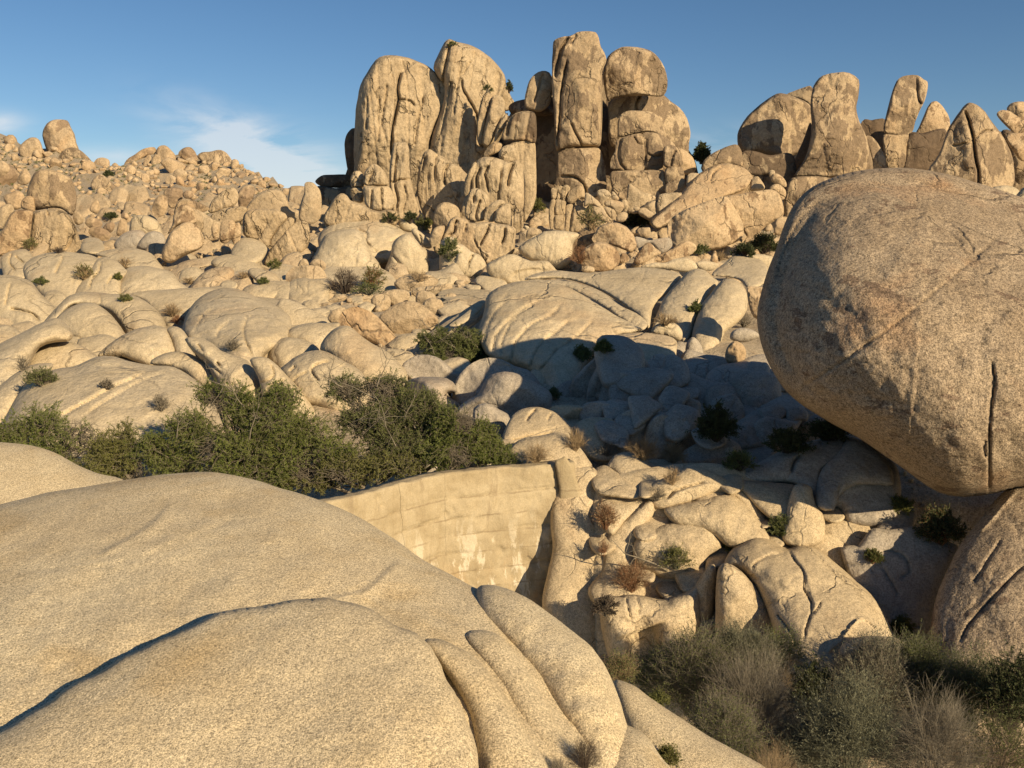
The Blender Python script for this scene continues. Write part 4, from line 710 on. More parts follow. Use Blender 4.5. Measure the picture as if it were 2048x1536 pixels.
slab('long curved pale rib running down into the trees', '1425,570 1470,552 1530,560 1580,600 1640,670 1720,750 1800,830 1880,900 1860,1000 1700,920 1560,820 1500,760 1480,680', D=34, k=.6, cracks=[(3, 7, '1540,600 1560,650 1530,680 1480,700'), (3, 6, '1510,770 1540,720 1620,680')])
slab('little rounded slab in the cleft above the curved rib', '1488,540 1500,500 1535,466 1570,480 1590,530 1585,560 1530,560')
slab('small pale dome right of the little rounded slab', '1562,530 1590,470 1650,446 1720,455 1790,490 1810,520 1740,550 1660,585 1600,590')
slab('wide low dome at the upper right of the small pale dome', '1640,440 1650,400 1710,370 1800,358 1900,368 1925,380 1890,420 1840,470 1815,515 1740,470 1680,450')
slab('pale dome split by crossing joints beside the trees', '0,150 60,80 130,35 200,8 270,5 340,35 420,80 500,130 560,200 540,300 400,330 250,290 120,270', z='H', cracks=[(3.5, 9, '320,70 240,90 200,130 250,200'), (3, 7, '100,100 60,140'), (3, 6, '180,140 80,200 120,260'), (3, 6, '430,90 370,110')])
slab('smooth pale dome sliding into the big shadow', '265,1085 290,1020 340,960 390,935 450,940 500,985 580,1050 680,1100 760,1150 810,1195 790,1280 700,1310 560,1260 420,1180 330,1120', z='E', auto=(4, 5, 3))
slab('low pale dome left of the smooth dome, with a shadow wedge', '45,1000 70,960 140,935 250,920 370,915 375,935 330,960 290,1010 260,1085 180,1060 90,1030', z='E')
slab('pale dome at the left of the low one, seamed by arcs', '-60,1120 -40,1050 20,1015 90,1012 170,1040 240,1085 230,1110 160,1120 60,1150 0,1165', z='E')
slab('soft pale ridge left of the stacked flat slabs', '-60,930 -30,850 10,765 80,775 150,805 210,840 300,880 380,925 330,935 200,925 80,930', z='E', k=.4)
slab('pale low mound below the stacked flat slabs', '200,835 260,820 340,835 380,850 340,880 300,880 240,860', z='E')
# upper left whalebacks
slab('domed rock above a dark cave at the left frame edge', '-80,300 -60,150 0,92 60,90 130,108 180,130 215,180 260,225 320,265 340,290 280,340 230,400 150,440 60,380 0,320', k=.7, D=52, cracks=[(4, 10, '60,275 130,290 190,310 220,350'), (3, 6, '60,130 40,200 30,260')])
slab('dark-mouthed low rock under the domed rock at the frame edge', '-80,480 -60,330 0,330 50,340 90,380 140,420 60,450 0,470', mat='tan', k=.4, D=51)
slab('fractured low rock at the frame edge above the domed one', '10,1010 60,975 160,955 200,1000 230,1020 200,1080 160,1110 100,1125 40,1110 20,1060', z='A', cracks=[(3, 8, '70,980 60,1040 100,1090'), (3, 7, '100,1000 150,1040')], k=.6)
slab('broad pale rock seamed by curved joints below the left stack', '155,1090 175,1040 240,1000 330,975 420,975 520,985 590,1000 640,1040 600,1110 540,1160 480,1220 400,1250 330,1230 250,1180 180,1140', z='A', k=.65, auto=(6, 10, 4), cracks=[(3, 8, '400,1000 380,1060 350,1110')])
slab('pale rock with slanted joints right of the curved-joint rock', '470,1230 490,1180 560,1110 610,1040 660,1005 740,1030 790,1080 815,1110 770,1150 760,1230 640,1260 540,1260', z='A', k=.65, cracks=[(3, 8, '640,1040 630,1100 590,1140 570,1210'), (3, 7, '720,1130 680,1180')])
slab('round-topped pale hump in the middle of the left slope', '745,1220 780,1130 820,1080 880,1065 960,1068 1040,1085 1100,1110 1140,1160 1220,1200 1100,1225 940,1230 830,1245', z='A')
slab('flat pale whaleback below the pear-shaped boulder', '615,985 700,960 790,950 880,955 960,985 1010,1030 1040,1060 980,1065 880,1060 760,1040 680,1010', z='A')
slab('small pale hump over the flat whaleback', '770,950 800,915 880,905 960,910 1020,935 1020,960 960,985 880,960', z='A')
slab('low rock under scrub right of the pear-shaped boulder', '1100,1100 1150,1050 1240,1020 1330,1020 1330,1060 1260,1080 1200,1130 1130,1130', z='A', mat='tan')
slab('pale round-backed dome left of the slab stack', '1360,1050 1390,1010 1460,990 1540,995 1620,1030 1690,1080 1660,1100 1540,1100 1430,1080', z='A')
slab('rough tan slab pile in the middle left slope', '1220,1190 1280,1130 1360,1080 1450,1070 1490,1090 1480,1160 1400,1200 1290,1210', z='A', mat='tan', lump=.1)
slab('small brown shaded boulder beside the rough slab pile', '1475,1190 1490,1140 1540,1110 1600,1120 1610,1180 1540,1215', z='A', mat='tan')
slab('tilted slab block with a shaded right side', '1595,1110 1610,1080 1660,1080 1740,1105 1790,1150 1810,1200 1760,1225 1680,1170', z='A')
slab('low pale dome under the tilted slab block', '1555,1225 1600,1185 1700,1175 1780,1190 1800,1230 1740,1260 1640,1265 1580,1250', z='A')
slab('low pale dome right of the left stack', '530,950 545,895 600,882 640,900 660,945 610,960', z='A', D=79)
# wash and rocks right of the dam
R('bare bedrock slope that the rocks right of the dam rise from', 'wash', 'W', '1190,980 1250,945 1400,925 1500,945 1600,1000 1700,1060 1780,1150 1850,1290 1900,1420 1880,1500 1500,1500 1240,1450 1190,1300 1180,1120', D=20.7, Dtop=25.1, k=.1, e=.5, name='bedrock', cat='bedrock')
def wash(lab, s, z='I', **kw): R(lab, kw.pop('mat', 'wash'), z, s, **{**dict(tilt=.28, k=.55, e=.42, rough=.007, lump=.075, name='rock_dome', cat=O1, skirt=.18, grow=7), **kw})
wash('banded rounded rock at the end of the trees', '40,290 60,225 100,165 150,130 200,117 260,120 320,140 370,170 420,210 380,240 280,250 150,280', D=27.5, Dtop=29.05, cracks=[(3.5, 8, '230,125 190,160 170,200'), (3, 6, '330,150 300,190')])
wash('striped flat ledge running to the dam end', '20,330 60,285 160,255 260,225 350,205 420,210 450,260 440,300 330,300 200,320 100,350', D=27, Dtop=28.24, cracks=[(3.5, 7, '80,320 180,290 300,240'), (3, 6, '100,340 220,300 340,270')])
wash('rounded rock draped with dry grass behind the dam end', '60,420 100,350 180,310 280,295 370,280 440,310 490,370 540,430 575,485 500,540 350,540 150,500', D=25.3, Dtop=26.35, k=.6)
wash('small pale cap rock behind the lit boulder', '390,195 420,175 480,168 550,172 575,185 530,215 490,250 440,230', D=29)
wash('lit boulder with its right side in shadow at the basin edge', '492,260 510,215 560,190 630,180 700,192 745,235 775,300 778,370 740,410 650,420 570,390 540,320', D=27, tilt=.2, cat='boulder', name='boulder')
wash('oval lit boulder in the middle of the wash rocks', '705,500 725,450 760,418 820,402 880,408 920,445 975,495 1030,545 1068,600 1062,630 1000,650 920,645 850,610 790,560 750,520', D=24.5, cat='boulder', name='boulder')
wash('pale weathered rock under the oval lit boulder', '600,560 640,500 700,490 760,540 830,600 900,650 860,670 740,660 640,640', D=24, lump=.12)
wash('low rock rim behind the brittle straw bushes', '950,470 990,450 1080,455 1180,480 1220,500 1200,560 1100,570 1020,540', D=25.5)
wash('rounded rock cap left of the snaking rib', '640,760 660,700 700,662 780,645 870,642 930,665 960,710 920,750 850,780 790,820 730,880 680,850', D=23.31)
wash('snaking rib of rock edged by a pale vein', '655,1130 680,1030 700,960 740,890 820,815 890,750 950,705 980,740 970,810 925,870 890,950 875,1060 870,1180 830,1270 720,1290 660,1240', D=23.03, Dtop=23.91, tilt=.3, cracks=[(2.5, -5, '750,860 830,790 900,740 945,705')])
wash('bulging rock wall the dam is built against', '400,560 440,500 520,495 590,500 635,560 625,650 615,740 620,840 640,920 650,1020 645,1150 650,1260 645,1380 630,1500 520,1560 420,1540 330,1440 300,1340 285,1230 320,1120 360,1010 340,900 340,740', D=22.5, Dtop=25.2, T=.5, skirt=.3)
wash('long lit slab with a scaly broken edge', '975,640 1010,590 1100,560 1180,520 1230,492 1320,508 1400,545 1470,600 1540,650 1640,740 1720,840 1790,930 1845,1035 1780,1010 1680,940 1600,860 1540,780 1480,700 1400,660 1300,700 1150,740 1010,750', D=23.16, Dtop=24.51, k=.5, ledges=[('1000,740 1080,690 1160,640 1300,600 1400,600', 8, 20)], cracks=[(3, 8, '1070,700 1110,650 1200,620 1310,590')])
wash('shaded hollow-sided dome under the long lit slab', '1070,760 1150,735 1290,705 1400,680 1470,670 1560,740 1640,830 1710,910 1700,960 1560,965 1450,960 1360,900 1250,880 1140,850 1090,810', D=23.03, Dtop=23.97, k=.75)
wash('round pale dome with a grassy patch in front of the hollow-sided one', '865,1010 900,940 970,895 1080,860 1200,847 1300,853 1360,895 1400,960 1400,1010 1330,1050 1290,1110 1200,1150 1080,1160 950,1120 890,1080', D=22.83, Dtop=23.47, k=.75)
wash('low sunlit floor of rock below the grassy dome', '860,1200 880,1120 960,1100 1080,1130 1190,1150 1170,1180 1050,1220 960,1240 880,1250', D=22.83, k=.4)
wash('triangular rock hidden mostly in shadow left of the tall fin', '1290,1130 1330,1050 1400,1010 1450,1060 1440,1120 1380,1150 1300,1160', D=22.76, k=.4)
wash('broad reddish-topped rock with a deep dark alcove', '380,330 500,320 590,310 680,330 760,345 830,320 900,295 960,255 1005,240 1012,330 1008,420 1010,500 960,600 930,700 800,760 600,760 450,740 400,620 370,480', z='K', D=21.16, Dtop=21.95, T=.9, e=.4, step=3, cracks=[(26, 75, '620,540 640,600 650,680 650,760'), (3, 5, '520,330 540,440 560,480'), (3, 4, '590,320 612,400 600,440')])
wash('slim upright fin standing in the wash', '998,500 1000,380 1005,260 1040,180 1085,115 1115,105 1128,160 1118,280 1108,400 1105,500 1070,520 1020,500', z='K', D=21.73, tilt=0, k=1.0, e=.5)
wash('tapered fin right of the slot beside the slim one', '1148,640 1150,440 1150,260 1158,140 1185,100 1225,97 1280,130 1340,190 1420,290 1500,400 1550,500 1570,620 1560,720 1400,740 1200,700', z='K', D=20.93, Dtop=21.21, k=.8)
wash('great rounded slab above the brush, its right half in full sun', '155,870 175,800 220,750 290,710 335,685 400,690 470,722 540,765 600,745 660,745 730,770 800,830 880,900 960,970 1050,1040 1120,1120 1170,1200 1230,1300 1280,1400 1250,1500 900,1560 600,1520 480,1440 460,1240 400,1090 310,960 230,890', z='J', D=19.2, Dtop=23, k=.5, e=.42, step=3, lump=.09, cracks=[(3, 7, '540,770 600,860 640,920 640,1020 690,1120 680,1200 655,1260 640,1340'), (3, 5, '310,890 330,850 420,800 520,780'), (3, 6, '750,1100 700,1180'), (3, 5, '700,760 800,880 840,930'), (3, -7, '800,1420 880,1340 960,1240 1010,1205 1060,1225 1120,1280'), (3, 6, '470,1180 560,1300 590,1400')], ledges=[('540,770 640,920 690,1120 655,1260', -7, 40)])
wash('pale slab with a fine joint above the right lobe', '600,720 640,690 740,660 830,670 900,710 955,770 960,850 930,935 860,890 790,830 720,770', z='J', D=22.73, Dtop=23.27)
wash('finger-ended rock sloping into the shadow', '735,620 750,570 800,555 870,565 950,580 1020,600 1058,650 1050,700 1000,760 950,760 880,710 800,690', z='J', D=23.03, Dtop=23.81)
wash('bottle-shaped rock knob with a round head', '515,660 530,570 555,480 570,400 590,360 635,348 680,370 688,420 700,480 740,540 760,610 750,665 690,690 600,700', z='J', D=22.89, Dtop=23.71, k=.7)
wash('smooth pale shoulder left of the bottle-shaped knob', '180,350 220,325 300,328 420,340 520,350 565,360 575,420 550,500 520,580 440,540 350,470 260,400', z='J', D=23.22, Dtop=24.56)
wash('blocky step right of the bottle-shaped knob', '700,480 760,455 820,460 880,540 840,570 770,550', z='J', D=23.34)
wash('low rounded rock at the foot of the right lobe', '880,1410 930,1360 1030,1325 1130,1325 1220,1340 1330,1410 1430,1480 1500,1560 1300,1700 1000,1560 900,1480', z='J', D=17.94, Dtop=18.45, k=.6)
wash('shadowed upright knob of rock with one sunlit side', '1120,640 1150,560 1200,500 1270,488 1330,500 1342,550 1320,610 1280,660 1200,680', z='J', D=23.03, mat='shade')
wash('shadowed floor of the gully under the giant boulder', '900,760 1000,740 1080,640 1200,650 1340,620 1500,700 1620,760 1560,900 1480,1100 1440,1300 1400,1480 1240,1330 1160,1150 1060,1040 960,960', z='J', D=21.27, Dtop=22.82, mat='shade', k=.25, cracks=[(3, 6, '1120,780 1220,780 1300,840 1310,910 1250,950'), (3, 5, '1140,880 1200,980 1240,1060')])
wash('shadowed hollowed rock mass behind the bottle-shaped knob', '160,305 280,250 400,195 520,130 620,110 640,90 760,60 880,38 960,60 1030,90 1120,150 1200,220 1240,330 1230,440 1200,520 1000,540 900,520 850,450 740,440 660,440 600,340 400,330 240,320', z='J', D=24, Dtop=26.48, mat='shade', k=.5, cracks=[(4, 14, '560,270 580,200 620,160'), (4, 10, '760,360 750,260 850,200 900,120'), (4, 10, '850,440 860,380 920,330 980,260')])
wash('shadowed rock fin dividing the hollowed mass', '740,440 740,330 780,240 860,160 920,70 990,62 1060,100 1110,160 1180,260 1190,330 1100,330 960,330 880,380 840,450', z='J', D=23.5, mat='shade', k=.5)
wash('huge slanting rock face at the lower right, with a pale crest', '1400,1500 1430,1380 1465,1240 1480,1100 1520,980 1590,860 1660,740 1740,630 1810,530 1880,440 1950,380 2050,350 2300,300 2700,150 3300,60 3900,220 4000,1200 3000,1800 1500,1800', z='J', D=18.3, Dtop=23.5, mat='giant', T=1.7, e=.45, step=3.6,  # unseen part beyond the frame is raised to cast shade into the gully
     cracks=[(3.5, 7, '2060,860 1960,950 1860,1060 1760,1170 1680,1270 1640,1360'), (3, -6, '2020,365 1940,450 1850,560 1760,660'), (3, 5, '1900,700 1800,860 1720,980')])
R('giant grey-brown boulder filling the right of the view, cracked near its lower right', 'giant', 'W', '1514,640 1518,600 1532,550 1552,500 1570,450 1590,410 1625,375 1680,350 1745,337 1820,337 1900,351 1980,374 2060,402 2200,470 2330,600 2380,760 2330,900 2200,960 2048,974 1985,986 1930,993 1885,986 1855,972 1810,940 1760,905 1710,872 1660,845 1610,815 1575,785 1545,740 1525,690', D=22.6, Dtop=28, T=5.0, e=.42, step=3.6, bends=[('1690,330 1640,860', .8, 60), ('2100,600 1600,520', .5, 60)],
  cracks=[(2.6, 9, '1983,722 1988,760 1981,820 1978,880 1979,940 1978,984'), (4, 7, '1972,880 1968,900 1972,915'), (3, 4, '1600,780 1800,640 2000,470'), (3, 5, '2030,440 2048,470'), (3, 4, '1640,400 1600,440 1570,500 1552,560')], ledges=[('1983,722 1988,760 1981,820 1978,880 1979,940 1978,984', 3, 30)], name='giant_boulder', lump=.02, rough=.006)
# camera-side dome
FG = dict(name='rock_dome', cat=O1, mat='fore', rough=.004, lump=.03)
def fg(lab, s, z='W', **kw): kw = {**FG, **kw}; mt = kw.pop('mat'); R(lab, mt, z, s, **kw)
fg('pale foreground dome at the left edge, behind the main one', '-300,960 -300,890 -100,878 0,884 60,890 110,905 155,930 200,948 245,958 320,1010 420,1080 300,1200 -300,1250 -300,1200', D=10.5, Dtop=13.5, T=.6, step=5)
fg('main foreground dome filling the lower left of the view', '-300,1200 -300,1090 -200,1050 0,1010 50,997 100,984 160,974 220,965 280,955 330,948 370,945 420,943 470,950 520,962 560,975 620,992 680,1015 740,1047 790,1080 830,1110 870,1135 920,1160 950,1175 1000,1195 1050,1250 1110,1320 1180,1400 1240,1480 1300,1570 1350,1720 -300,1720', D=5.83, Dtop=10.2, T=1.2, e=.5, step=4.2, lump=.05, rough=.006,
   cracks=[ (3, 2, '720,1180 640,1195'), (4, 2, '380,1060 320,1100 220,1130 60,1140'), (4, 2, '840,1100 890,1150 940,1220'), (3, 2, '530,1010 420,1060 300,1130')], ledges=[('190,1112 270,1068 312,1038 345,998', 20, 45), ('640,1198 720,1182 745,1170 765,1150 800,1118', 15, 40), ('40,1150 200,1120 380,1060', 6, 60), ('300,1130 420,1060 560,1030', 5, 60)])
fg('lower foreground slab whose upper lip casts a long thin shadow', '-300,1700 -300,1600 -100,1520 0,1462 60,1425 130,1380 200,1342 270,1305 340,1272 400,1243 450,1228 510,1218 560,1205 610,1197 650,1195 700,1205 760,1228 800,1255 840,1280 875,1320 905,1370 930,1420 945,1470 955,1540 960,1700 900,1720 -300,1720', D=4.75, Dtop=6.8, T=.42, e=.2, step=3.6, lump=.04, rough=.006, jit=2.2)
fg('first rounded rib right of the lower foreground slab', '845,1283 870,1278 905,1288 950,1315 990,1360 1030,1420 1065,1480 1100,1540 1130,1640 1100,1720 980,1720 955,1560 940,1440 905,1365', D=5.05, Dtop=6.6, T=.24, step=3.6)
fg('second rounded rib, the highest, beside the end of the dam', '952,1180 962,1170 990,1170 1025,1182 1065,1203 1110,1235 1160,1272 1185,1295 1205,1325 1225,1362 1240,1400 1252,1440 1262,1480 1260,1560 1200,1600 1130,1480 1085,1400 1040,1330 985,1270 955,1230', D=6.0, Dtop=8.15, T=.5, step=3.6)
fg('low slab between the first and second foreground ribs', '930,1270 990,1265 1040,1320 1085,1390 1130,1470 1190,1580 1230,1700 1130,1720 1080,1560 1030,1440 980,1350', D=5.2, Dtop=7.05, T=.2, step=3.6)
fg('stained pale slab sloping to the brush at the bottom', '1225,1365 1265,1370 1300,1395 1345,1425 1390,1455 1450,1490 1530,1535 1640,1620 1600,1720 1350,1720 1280,1600 1240,1450', D=7.2, Dtop=8.9, T=.5, step=3.6)
fg('small rounded hump at the bottom, left of the brush', '1180,1480 1195,1455 1215,1445 1250,1448 1290,1470 1320,1510 1350,1560 1360,1700 1200,1700 1170,1560', D=5.6, Dtop=6.7, T=.45, step=3.6)
# ---------------------------------------------------------------- the concrete dam
def dam():
    m = bpy.data.materials.new('weathered cream concrete'); m.use_nodes = True; nt = m.node_tree; nt.nodes.clear()
    o = N(nt, 'ShaderNodeOutputMaterial'); b = N(nt, 'ShaderNodeBsdfPrincipled'); nt.links.new(b.outputs[0], o.inputs[0]); b.inputs['Roughness'].default_value = .9; b.inputs['Specular IOR Level'].default_value = .15
    ge = N(nt, 'ShaderNodeNewGeometry'); co = ge.outputs['Position']
    sp = N(nt, 'ShaderNodeSeparateXYZ'); nt.links.new(co, sp.inputs[0])
    c = mixc(nt, mrange(nt, noise(nt, co, .9, 5, .6, .5), .38, .62), (.37, .30, .19), (.45, .375, .25))
    c = mixc(nt, M2(nt, 'MULTIPLY', mrange(nt, noise(nt, co, 3.2, 5, .65, .2, stretch=(1, 1, .22)), .5, .68), .55), c, (.29, .225, .135))
    c = mixc(nt, M2(nt, 'MULTIPLY', mrange(nt, noise(nt, co, 2.6, 4, .6, 0, stretch=(1, 1, .12)), .6, .66), .5), c, (.26, .2, .13))
    low = mrange(nt, sp.outputs[2], 4.7, 3.1)       # old waterline: pale lime runs, rusty foot
    c = mixc(nt, M2(nt, 'MULTIPLY', M2(nt, 'MULTIPLY', mrange(nt, noise(nt, co, 2.4, 7, .7, .3, stretch=(1, 1, .3)), .53, .57), low), .75), c, (.66, .60, .47))
    c = mixc(nt, M2(nt, 'MULTIPLY', M2(nt, 'MULTIPLY', mrange(nt, noise(nt, co, 1.1, 4, .6, .3, stretch=(1, 1, .4)), .5, .62), mrange(nt, sp.outputs[2], 3.3, 2.3)), .6), c, (.42, .26, .12))
    c = mixc(nt, 1.0, c, ramp(nt, noise(nt, co, 30, 3, .7), [(.3, (.82,)*3), (.7, (1.12,)*3)]), 'MULTIPLY')
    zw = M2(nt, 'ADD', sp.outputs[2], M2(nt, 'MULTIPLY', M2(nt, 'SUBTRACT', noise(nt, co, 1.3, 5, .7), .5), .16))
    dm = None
    for cz in (5.0, 4.43, 3.95, 3.45, 2.9, 2.4):      # dark colour along the form lines, standing in for groove shade
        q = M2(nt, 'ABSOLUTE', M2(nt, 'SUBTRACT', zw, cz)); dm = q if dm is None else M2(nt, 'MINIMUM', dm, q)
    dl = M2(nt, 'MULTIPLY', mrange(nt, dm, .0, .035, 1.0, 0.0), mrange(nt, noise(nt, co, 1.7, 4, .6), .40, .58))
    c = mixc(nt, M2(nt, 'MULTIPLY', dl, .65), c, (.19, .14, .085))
    nt.links.new(c, b.inputs['Base Color'])
    bp = N(nt, 'ShaderNodeBump'); bp.inputs['Strength'].default_value = .6; bp.inputs['Distance'].default_value = .04
    nt.links.new(M2(nt, 'ADD', noise(nt, co, 4, 6, .65), M2(nt, 'MULTIPLY', noise(nt, co, 22, 3, .6), .4)), bp.inputs['Height']); nt.links.new(bp.outputs[0], b.inputs['Normal'])
    MAT['dam'] = m
    ZT = 5.72
    TP = np.array([[560, 1032], [620, 1013], [690, 998], [745, 985], [800, 969], [850, 956], [888, 948.5], [940, 943], [1000, 937], [1050, 933.5], [1100, 930], [1128, 927], [1150, 925]], float)
    P = catmull(TP, False, 5.0)
    _, rz = ray(P[:, 0], P[:, 1]); D = (ZT-CAMZ)/rz
    rx, _ = ray(P[:, 0], P[:, 1]); XY = np.c_[rx*D, D]
    # even steps along the wall
    s = np.r_[0, np.cumsum(np.linalg.norm(np.diff(XY, axis=0), axis=1))]
    u_joint = [800, 888]; sj = [float(np.interp(uj, P[:, 0], s)) for uj in u_joint]
    cuts = [0]+sj+[s[-1]]
    root = bpy.data.objects.new('dam_wall', None); COL.objects.link(root); root.location = (XY[:, 0].mean(), XY[:, 1].mean(), 1.6)
    tag(root, 'cream concrete dam wall with form lines and white lime streaks, spanning the gully behind the foreground dome', 'dam')
    Lc = Vector(root.location)
    zb = .6; NZ = 84
    course = [5.0, 4.43, 3.95, 3.45, 2.9, 2.4]
    for k in range(3):
        n = max(14, int((cuts[k+1]-cuts[k])/.055)); g = .004
        ss = np.linspace(cuts[k]+(g if k else 0), cuts[k+1]-(g if k < 2 else 0), n)
        x = np.interp(ss, s, XY[:, 0]); y = np.interp(ss, s, XY[:, 1])
        tx = np.gradient(x, ss); ty = np.gradient(y, ss); nl = np.hypot(tx, ty); nx_, ny_ = ty/nl, -tx/nl      # outward, to the camera side
        zz = np.linspace(ZT, zb, NZ)
        S, Z = np.meshgrid(ss, zz); X = np.tile(x, (NZ, 1)); Y = np.tile(y, (NZ, 1)); NX = np.tile(nx_, (NZ, 1)); NY = np.tile(ny_, (NZ, 1))
        Q = np.c_[S.ravel(), Z.ravel(), np.full(S.size, 2.)]
        off = .06*(ZT-Z)+.05*fbm(Q/.7, 3, 5, .6).reshape(S.shape)+.012*fbm(Q/.14, 8, 3).reshape(S.shape)
        wob = .045*vn(np.c_[S.ravel()/.8, Z.ravel()*0, Z.ravel()*0], 4).reshape(S.shape)
        for i, cz in enumerate(course):
            br = np.clip(.55+.9*vn(np.c_[S.ravel()/.9, np.full(S.size, i*3.1), np.zeros(S.size)], 6).reshape(S.shape), 0, 1)
            off -= .07*br*np.exp(-((Z-cz-wob-.04*(S-s[-1]/2)/3)/.034)**2)
            off += .018*((Z-cz-wob) > 0)*(i % 2*2-1)*np.exp(-np.abs(Z-cz)/.25)
        ck = np.array([2.4, 4.5, 6.1])
        for c0 in ck:
            off -= .035*np.exp(-((S-c0-.05*vn(np.c_[Z.ravel()*3, S.ravel()*0+c0, S.ravel()*0], 2).reshape(S.shape))/.03)**2)*np.clip(vn(np.c_[Z.ravel()*1.4, S.ravel()*0+c0*3, S.ravel()*0], 12).reshape(S.shape)+.3, 0, 1)
        # spalled holes
        for hs, hz, hr in ((5.15, 4.6, .07), (5.35, 4.68, .06), (5.0, 4.58, .05), (6.75, 3.4, .10), (2.9, 5.5, .08), (3.0, 5.3, .07)):
            off -= .09*np.exp(-(((S-hs)/hr)**2+((Z-hz)/(hr*1.2))**2))
        chip = .03*np.clip(fbm(np.c_[ss/.25, ss*0, ss*0], 31, 3), -1, 1)
        Zc = Z.copy(); Zc[0] += chip
        F_ = np.stack([X+NX*off, Y+NY*off, Zc], -1)
        TH = .42
        top = np.stack([np.stack([x-nx_*TH*t, y-ny_*TH*t, ZT+chip*(1-t)+.02*vn(np.c_[ss/.2, ss*0+t*3, ss*0], 5)], -1) for t in (1.0, .66, .33)])
        bk = np.stack([x-nx_*(TH+.2), y-ny_*(TH+.2), ss*0+zb], -1)[None]
        A = np.concatenate([bk, top, F_], 0)
        ny, nx = A.shape[:2]; I = np.arange(ny*nx).reshape(ny, nx)
        Fc = np.stack([I[:-1, :-1], I[1:, :-1], I[1:, 1:], I[:-1, 1:]], -1).reshape(-1, 4)
        # end caps
        V = A.reshape(-1, 3)-np.array(Lc)
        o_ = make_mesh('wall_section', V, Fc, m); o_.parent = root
        me = o_.data
    # thin mortar behind the joints
    for q in sj:
        x = float(np.interp(q, s, XY[:, 0])); y = float(np.interp(q, s, XY[:, 1]))
    # buttress of roughened concrete at the right end
    e = XY[-1]
    return root
dam()
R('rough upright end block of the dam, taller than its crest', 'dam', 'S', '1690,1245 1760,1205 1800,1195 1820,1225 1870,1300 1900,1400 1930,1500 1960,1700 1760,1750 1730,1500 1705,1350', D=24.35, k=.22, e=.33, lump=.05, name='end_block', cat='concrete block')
# ---------------------------------------------------------------- scatter and plants (placed where a line of sight meets the rock)
bpy.context.view_layer.update()
DG = bpy.context.evaluated_depsgraph_get()
CAMV = Vector((0, 0, CAMZ))
def hit(u, v):
    x, z = ray(u, v); d = Vector((float(x), 1.0, float(z))).normalized()
    ok, loc, nor, _, ob, _ = SC.ray_cast(DG, CAMV, d)
    return (loc, nor, ob) if ok else (None, None, None)
rng = np.random.default_rng(7)
# low rocks that fill the gaps between the big ones
def fill(n, u0, u1, v0, v1, w0, w1, mat, label, group, asp=(.4, .75), tilt=.3, names=('ground',), **kw):
    pl = []; t = 0; todo = []
    while len(todo) < n and t < n*30:
        t += 1; u = rng.uniform(u0, u1); v = rng.uniform(v0, v1); w = rng.uniform(w0, w1)
        if any((u-a)**2+((v-b)*1.6)**2 < ((w+c)*.36)**2 for a, b, c in pl): continue
        h = hit(u, v)
        if h[0] is None or h[2].name.split('.')[0] not in names: continue
        pl.append((u, v, w)); todo.append((u, v, w, h[0].y))
    for u, v, w, D in todo:
        a = rng.uniform(*asp); m_ = 9; ang = np.sort(np.arange(m_)*6.283/m_+rng.normal(size=m_)*.13); rr = .5*w*(1+rng.normal(size=m_)*.13)
        P = np.c_[u+rr*np.cos(ang), v-w*a*.2+rr*a*np.sin(ang)]; k_ = rng.normal()*.35; P[:, 0] += (P[:, 1]-v)*k_
        vb_ = P[:, 1].max()
        rock(label, mat, 'W', ' '.join('%.1f,%.1f' % (x, y) for x, y in P), D=D*.985, tilt=tilt, skirt=.45, group=group, **{**dict(k=.7, e=.44, lump=.09), **kw})
fill(46, 0, 700, 520, 720, 36, 110, 'dome', 'low pale rock filling a gap between the whalebacks of the left slope', 'low rocks between the whalebacks', name='low_rock', cat='low rock', auto=(4, 12, 3))
fill(30, 560, 1120, 560, 760, 30, 80, 'dome', 'low pale rock in the hollow at the middle of the slope', 'low rocks in the central hollow', name='low_rock', cat='low rock')
fill(26, 1230, 1640, 705, 880, 45, 120, 'shade', 'shaded boulder half sunk in the slab left of the giant boulder', 'shaded boulders left of the giant boulder', names=('ground', 'boulder', 'rock_dome'), name='low_rock', cat='low rock', asp=(.45, .8), tilt=.15)
fill(26, 820, 1660, 710, 930, 40, 130, 'shade', 'low shaded rock on the floor of the basin', 'low rocks on the basin floor', name='low_rock', cat='low rock')
fill(36, 1200, 1800, 960, 1330, 50, 120, 'wash', 'low rounded rock packed among the rocks right of the dam', 'low rocks right of the dam', names=('bedrock', 'ground'), name='low_rock', cat='low rock', asp=(.5, .9))
fill(50, 560, 1600, 395, 560, 22, 66, 'tan', 'mid-sized angular rock in the jumble below the skyline cliffs', 'angular rocks below the cliffs', name='angular_rock', cat='rock', asp=(.6, .95), tilt=.1)
fill(40, 0, 620, 400, 520, 26, 60, 'tan', 'mid-sized angular rock at the foot of the left hill', 'angular rocks at the hill foot', name='angular_rock', cat='rock', asp=(.6, .95), tilt=.1)
bpy.context.view_layer.update(); DG = bpy.context.evaluated_depsgraph_get()
